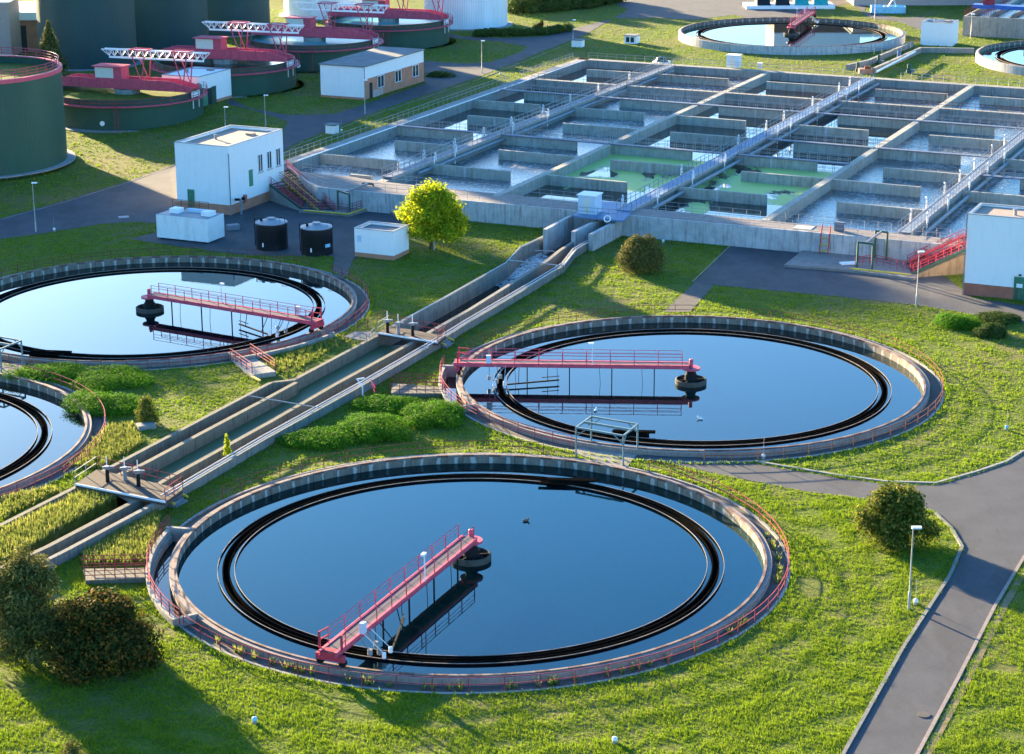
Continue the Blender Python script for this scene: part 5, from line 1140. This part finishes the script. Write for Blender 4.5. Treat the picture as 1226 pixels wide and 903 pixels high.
def tree(name, label, cat, p, blobs, n, size, mat, trunk=None, seed=1, group=None, zmin=.05, shell=.42, aspect=.55):
    rng = np.random.default_rng(seed); t = thing(name, label, cat, p, 0, group)
    P, N = crown_pts(blobs, n, rng, shell, .3); k = P[:, 2] > zmin; V, F = cards(P[k], N[k], size, rng, aspect); np_mesh('crown', V, F, mat, t)
    m = MB(); th = trunk or (.12, max(b[2] for b in blobs))
    m.tube([(0, 0, -.1), (.05, .03, th[1] * .4), (-.03, .05, th[1] * .8), (0, 0, th[1])], [th[0], th[0] * .8, th[0] * .5, th[0] * .2], 8)
    for i, b in enumerate(blobs[:10]): z0 = th[1] * (.25 + .06 * i); m.tube([(0, 0, z0), (b[0] * .5, b[1] * .5, (z0 + b[2]) / 2 - .1), (b[0] * .9, b[1] * .9, b[2])], [th[0] * .45, th[0] * .28, th[0] * .1], 5)
    m.obj('trunk', M['bark'], t, True); return t
def ell(rng, n, R, z0, z1, rr, taper=1.0):
    out = []
    for i in range(n):
        a = rng.uniform(0, 2 * PI); z = rng.uniform(z0, z1); k = (z - z0) / max(.01, z1 - z0); q = R * (1 - taper * k ** 1.5) * math.sqrt(rng.random()) * .8; s = rr * rng.uniform(.7, 1.25)
        out.append((q * math.cos(a), q * math.sin(a), z, s, s, s * .85))
    return out
rg = np.random.default_rng(11)
yb = ell(rg, 34, 4.1, 1.7, 6.2, 1.15, .4) + [(0, 0, 6.2, 1.3, 1.3, 1.3), (0, 0, 3.8, 2.2, 2.2, 2.0), (-2.6, 0, 4.1, 1.2, 1.2, 1.1), (3.3, .3, 3.2, 1.0, 1.0, .8), (1.8, 0, 5.4, 1.2, 1.2, 1.0), (-1.5, 0, 5.8, 1.1, 1.1, 1.0)]
tree('deciduous_tree', 'bright yellow green tree beside the small white hut', 'tree', ag(516, 297), yb, 19000, .17, M['leaf_yellow'], (.22, 5.5), 3)
rb = [(0, 0, 1.3, 2.25, 2.1, 1.35), (-.3, 0, 2.2, 1.6, 1.6, 1.3), (.75, 0, 2.9, .8, .8, 1.0), (-.5, 0, 2.9, .8, .8, .95), (1.1, 0, 1.8, 1.1, 1.1, 1.1), (-1.4, 0, 1.5, .8, .9, 1.0)]
tree('round_bush', 'round olive brown bush on the lawn between the channel and the black yard', 'bush', ag(768, 325), rb, 22000, .10, M['leaf_pine'], (.15, 2.5), 4, shell=.7)
bb = ell(rg, 34, 2.5, .5, 3.8, .8, .4) + [(0, 0, 1.4, 2.2, 2.2, 1.5), (-.5, 0, 3.2, 1.1, 1.1, 1.1), (2.4, 0, 1.0, .8, .8, .7), (.9, 0, 3.3, .8, .8, .8), (-2.2, 0, 1.9, .8, .8, .9)]
tree('leafy_bush', 'big leafy bush at the road corner behind the nearest street lamp', 'bush', ag(1071, 650), bb, 19000, .13, M['leaf_bush'], (.18, 3.2), 5)
# big pine and dark bush in the near corner
pb = ell(rg, 46, 3.7, .9, 6.3, .85, .6) + [(0, 0, 6.7, .6, .6, 1.1), (0, 0, 3, 2.1, 2.1, 2.2), (.9, 0, 5.9, .6, .6, .9)]
tree('pine_tree', 'olive pine tree at the picture edge beside the large dark bush', 'tree', ag(38, 790), pb, 24000, .17, M['leaf_pine'], (.25, 6.2), 6, aspect=.25)
db = ell(rg, 44, 3.9, .5, 4.3, .75, .5) + [(0, 0, 1.8, 3.1, 2.6, 2.0), (1.6, 0, 1.6, 2.0, 2.0, 1.6), (-1.5, -.2, 1.6, 1.9, 1.9, 1.6)]
tree('dark_bush', 'large dark bush with rusty orange leaves on the shaded near lawn', 'bush', ag(122, 800), db, 36000, .12, M['leaf_dark'], (.2, 3.2), 7)
tree('pine_sapling', 'top of a small pine at the bottom edge in the shade', 'tree', ag(88, 935), [(0, 0, 1.6, .5, .5, .8), (.4, 0, 1.0, .6, .6, .6), (-.4, 0, .9, .6, .6, .6)], 2600, .08, M['leaf_pine'], (.06, 2), 8)
tree('small_conifer', 'small yellowish conifer above the low concrete block', 'tree', ag(176, 508), [(0, 0, 1.6, .55, .55, .9), (0, 0, .9, .8, .8, .8), (.2, 0, .5, .8, .8, .5)], 5000, .09, M['leaf_bush'], (.07, 2.2), 9)
tree('sapling', 'thin sapling against the channel wall above the nearest tank', 'tree', ag(273, 553), [(0, 0, 1.5, .2, .2, .7), (0, 0, .8, .3, .3, .5)], 900, .08, M['leaf_yellow'], (.03, 2.0), 10)
cb = [(0, 0, 1 + i * .9, 2.6 - i * .28, 2.6 - i * .28, .8) for i in range(9)]
tree('conifer_tree', 'dark conifer between the open green tank and the tall digesters', 'tree', ag(62, 92), [(b[0], b[1], b[2] + .3, b[3], b[4], b[5]) for b in cb], 9000, .2, M['leaf_pine'], (.25, 8.5), 12)
tree('dead_shrub', 'small dark shrub on the far hedge bank', 'shrub', ag(645, 38), [(0, 0, .8, 1.0, 1.0, .7), (.6, 0, 1.5, .4, .4, .7)], 1500, .12, M['leaf_dark'], (.06, 1.6), 13)
for i, (x, y, h) in enumerate(((-104, 300, 25), (-97, 309, 26), (-112, 293, 23), (-90, 318, 25), (-97, 262, 19), (-90, 268, 19), (-104, 254, 18), (-82, 262, 17), (-108, 378, 32))):  # trees out of view, added only to cast shade on tanks and basin corner
    bl = ell(rg, 16, 4.0, h * .15, h * .92, 3.0, .25); bl += [(0, 0, h * .45, 4, 4, h * .4)]
    tree('shade_tree', 'unseen tall tree added to shade the works, position %s' % ['behind the rest', 'at the hall end', 'third along', 'at the digester end', 'nearest the road', 'near the road bend', 'at the outer end', 'at the inner end', 'tallest behind the pinkish building'][i], 'tree', (x, y, gz(x, y)), bl, 6000, .5, M['leaf_hedge'], (.35, h * .8), 80 + i, group='unseen trees added for shade')
# shrub mounds
def mound(px, rx, ry, h, label, n, seed, mat='juniper', size=.11, name='juniper_bush', group=None):
    rng = np.random.default_rng(seed); bl = []
    for i in range(14): a = rng.uniform(0, 2 * PI); q = math.sqrt(rng.random()) * .8; bl.append((rx * q * math.cos(a), ry * q * math.sin(a), h * .25 + rng.random() * h * .25 * (1 - q), rx * .38, ry * .38, h * (.55 - .25 * q)))
    bl.append((0, 0, h * .2, rx * .8, ry * .8, h * .6)); p = ag(*px)
    t = thing(name, label, 'bush', p, 0, group); P, N = crown_pts(bl, n, rng, .65, .12); N[:, 2] += .6; N /= np.linalg.norm(N, axis=1)[:, None]; k = P[:, 2] > 0; V, F = cards(P[k], N[k], size, rng, .3); np_mesh('foliage', V, F, M[mat], t)
    m = MB()
    for i in range(5): m.tube([(0, 0, 0), (rx * .5 * math.cos(i * 1.3), ry * .5 * math.sin(i * 1.3), h * .4)], [.06, .02], 5)
    m.obj('stems', M['bark'], t)
mound((385, 529), 3.9, 2.6, 1.0, 'low juniper mound spreading beside the white pipes', 16000, 21)
mound((455, 517), 3.4, 3.2, 1.6, 'tall middle juniper mound below the railed culvert', 20000, 22)
mound((520, 502), 2.9, 3.0, 1.5, 'dense juniper mound nearest the level red bridge', 16000, 23)
mound((462, 488), 3.0, 2.6, 1.0, 'flat juniper mound close under the railed culvert', 12000, 24)
mound((60, 452), 4.2, 3.0, 1.1, 'juniper mound nearest the cut off steel frame', 14000, 25)
mound((135, 457), 4.0, 3.6, 1.1, 'juniper mound below the foot of the white bright tank', 16000, 26)
mound((118, 487), 3.8, 3.2, 1.2, 'juniper mound beside the railing of the cut off tank', 16000, 27)
mound((1143, 390), 2.6, 2.2, 1.3, 'bright spreading bush of the three by the black yard, nearest the stairs', 12000, 28)
mound((1192, 385), 2.3, 2.0, 1.0, 'dark spreading bush of the three by the black yard, behind the round one', 9000, 29, 'leaf_hedge')
mound((1188, 402), 1.7, 1.5, 1.4, 'small round dark bush, nearest of the three by the black yard', 9000, 30, 'leaf_hedge')
def hedge(pts, w, h, label, n, seed, name='hedge', size=.22, mat='leaf_hedge'):
    P_ = [ag(*p) for p in pts]; rng = np.random.default_rng(seed); bl = []; c = P_[0]
    for a, b_ in zip(P_, P_[1:]):
        k = max(2, int((b_ - a).length / (w * .5)))
        for i in range(k): q = a.lerp(b_, (i + rng.random() * .6) / k) - c; s = rng.uniform(.8, 1.2); bl.append((q.x, q.y + rng.uniform(-.3, .3) * w, h * .45, w * .6 * s, w * .6 * s, h * .6 * s))
    t = thing(name, label, 'hedge', c); P, N = crown_pts(bl, n, rng, .5); k = P[:, 2] > -.1; V, F = cards(P[k], N[k], size, rng); np_mesh('foliage', V, F, M[mat], t)
    m = MB()
    for b in bl[::3]: m.tube([(b[0], b[1], -.1), (b[0] + .2, b[1], h * .7)], [.08, .03], 5)
    m.obj('stems', M['bark'], t)
hedge([(570, 44), (600, 43), (650, 42), (684, 36)], 1.8, 1.3, 'low clipped hedge along the far road behind the lamp', 9000, 41)
hedge([(612, 17), (650, 14), (700, 10), (745, 1)], 3.0, 3.2, 'tall dark hedge behind the free white cylinder', 12000, 42, size=.3)
for i, (px, h, l) in enumerate((((625, 6), 8, 'dark far tree next to the free white cylinder'), ((655, 3), 9, 'dark far tree in the middle of the group above the hedge'), ((690, 0), 9, 'dark far tree at the road end of the group above the hedge'), ((345, -2), 7, 'dark tree between the digesters and the half hidden white tank'))):
    bl = ell(rg, 12, 3.5, h * .25, h * .8, 2.2, .3); tree('far_tree', l, 'tree', ag(*px), bl, 7000, .3, M['leaf_hedge'], (.25, h * .7), 50 + i)
tree('low_shrub', 'low green shrub at the end of the brick and white building', 'shrub', ag(528, 92), [(0, 0, .3, 2.2, 1.2, .6)], 2500, .12, M['leaf_hedge'], (.04, .5), 60)
# ------------------------------------------------------------------ grass
ex_poly = [np.array([(p[0], p[1]) for p in P]) for P in list(RW.values()) + list(PW.values()) + [CHAN, BAS]]
def grass_pts(n, y0, y1, rng):
    y = rng.uniform(y0, y1, n); x = rng.uniform(-1, 1, n) * (y * .255 + 6); P = np.stack([x, y], 1); k = np.ones(n, bool)
    for q in ex_poly: k &= ~inside(P, q)
    for c, r in ((TA, 21.85), (TB, 21.85), (TC, 21.85), (TD, 21.85), (TE, 20.7), (TF, 20.7)): k &= (P[:, 0] - c[0]) ** 2 + (P[:, 1] - c[1]) ** 2 > r * r
    return P[k]
def gzv(P):
    v = (P[:, 0] - AO.x) * AV.x + (P[:, 1] - AO.y) * AV.y; t = np.clip((v - 8) / 50, 0, 1); return -.42 + 1.4 * t * t * (3 - 2 * t)
DRY = [(*ag(px, py)[:2], r) for px, py, r in ((745, 745, 2.2), (700, 758, 1.6), (985, 640, 1.5), (972, 700, 1.3), (1075, 500, 1.6), (880, 745, 1.3), (430, 850, 1.4), (1190, 800, 1.2))]
def fbm(P, s):
    r = np.zeros(len(P)); a = 1.0
    for i in range(4): r += a * np.sin(P[:, 0] * s + 1.7 * np.sin(P[:, 1] * s * .8 + i)) * np.cos(P[:, 1] * s * 1.1 + 1.3 * np.sin(P[:, 0] * s * .7 + 2 * i)); s *= 2.1; a *= .6
    return r
def blades(P, z, h, w, rng, nb):
    n = len(P); P = np.repeat(P, nb, 0); z = np.repeat(z, nb); h = np.repeat(h, nb) * rng.uniform(.6, 1.3, n * nb); m = n * nb
    a = rng.uniform(0, 2 * PI, m); l = rng.uniform(.1, .8, m) * h; b = np.stack([P[:, 0] + np.cos(a) * .06, P[:, 1] + np.sin(a) * .06], 1)
    c, s = np.cos(a + PI / 2), np.sin(a + PI / 2); ww = w * rng.uniform(.6, 1.4, m)
    V = np.stack([np.stack([b[:, 0] - c * ww, b[:, 1] - s * ww, z - .02], 1), np.stack([b[:, 0] + c * ww, b[:, 1] + s * ww, z - .02], 1), np.stack([b[:, 0] + np.cos(a) * l, b[:, 1] + np.sin(a) * l, z + h], 1)], 1).reshape(-1, 3)
    return V, np.arange(m * 3).reshape(m, 3)
for y0, y1, n, h, w, nb in ((94, 150, 260000, .115, .019, 5), (150, 250, 170000, .12, .03, 5), (250, 430, 60000, .17, .06, 4)):
    rng = np.random.default_rng(int(y0)); P = grass_pts(n, y0, y1, rng); f = fbm(P, .9); f2 = fbm(P + 40, .12); f = f + .45 * np.sin(2.4 * np.hypot(P[:, 0] - TA[0], P[:, 1] - TA[1])) * (np.hypot(P[:, 0] - TA[0], P[:, 1] - TA[1]) < 36) + .45 * np.sin(2.4 * np.hypot(P[:, 0] - TB[0], P[:, 1] - TB[1])) * (np.hypot(P[:, 0] - TB[0], P[:, 1] - TB[1]) < 38); dry = np.zeros(len(P))
    for cx_, cy_, cr_ in DRY: dry = np.maximum(dry, np.clip(1.3 - np.hypot(P[:, 0] - cx_, P[:, 1] - cy_) / cr_, 0, 1))
    f = f - 1.5 * dry; k = f + .5 * f2 - 1.0 * dry + rng.normal(size=len(P)) * .6 > -1.0; P = P[k]; f = f[k]
    V, F = blades(P, gzv(P), h * (1 + .38 * np.clip(f, -1, 1.6)), w, rng, nb); o = np_mesh('grass', V, F, M['grass']); tag(o, 'short mown grass of the lawns', 'grass', kind='stuff')
def weed_patch(px_poly, n, z, h, seed, label, name='weeds', w=.05, mat='weed'):
    W_ = [ag(*p) if z is None else at(*p, z) for p in px_poly]; rng = np.random.default_rng(seed); A = np.array([(p.x, p.y) for p in W_]); lo, hi = A.min(0), A.max(0)
    P = rng.uniform(lo, hi, (n, 2)); P = P[inside(P, A)]; zz = gzv(P) if z is None else np.full(len(P), z)
    V, F = blades(P, zz, np.full(len(P), h), w, rng, 7); o = np_mesh(name, V, F, M[mat]); tag(o, label, 'weeds', kind='stuff')
weed_patch([(-20, 648), (100, 592), (140, 597), (100, 618), (50, 648), (-20, 688)], 2600, -.05, .5, 71, 'tall seeding weeds filling the lower channel strip')
weed_patch([(85, 560), (128, 512), (160, 508), (172, 532), (118, 562)], 1200, None, .4, 72, 'weeds beside the cut off tank')
weed_patch([(0, 600), (62, 583), (70, 590), (0, 625)], 700, None, .4, 73, 'weeds between the cut off tank and channel')
weed_patch([(100, 665), (190, 612), (186, 660), (170, 676), (100, 678)], 1400, None, .5, 74, 'yellow weeds between the channel and the nearest tank')
weed_patch([(315, 440), (345, 422), (405, 402), (420, 408), (345, 450)], 900, None, .3, 75, 'bright weeds between channel and white tank')
rng = np.random.default_rng(90)
P = np.array([(TA[0] + 21.0 * math.cos(a), TA[1] + 21.0 * math.sin(a)) for a in rng.uniform(-2.4, .2, 60)]); V, F = blades(P, np.full(len(P), -.5), np.full(len(P), .45), .06, rng, 14); o = np_mesh('weeds', V, F, M['weed']); tag(o, kind='stuff')
P = np.concatenate([np.array([(c[0] + r * math.cos(a), c[1] + r * math.sin(a)) for a, r in zip(rng.uniform(-2.6, 1.4, 500), rng.uniform(21.8, 22.2, 500))]) for c in (TA, TB, TD, TC)]); V, F = blades(P, np.full(len(P), -.42), np.full(len(P), .2), .04, rng, 5); o = np_mesh('weeds', V, F, M['grass']); tag(o, kind='stuff')
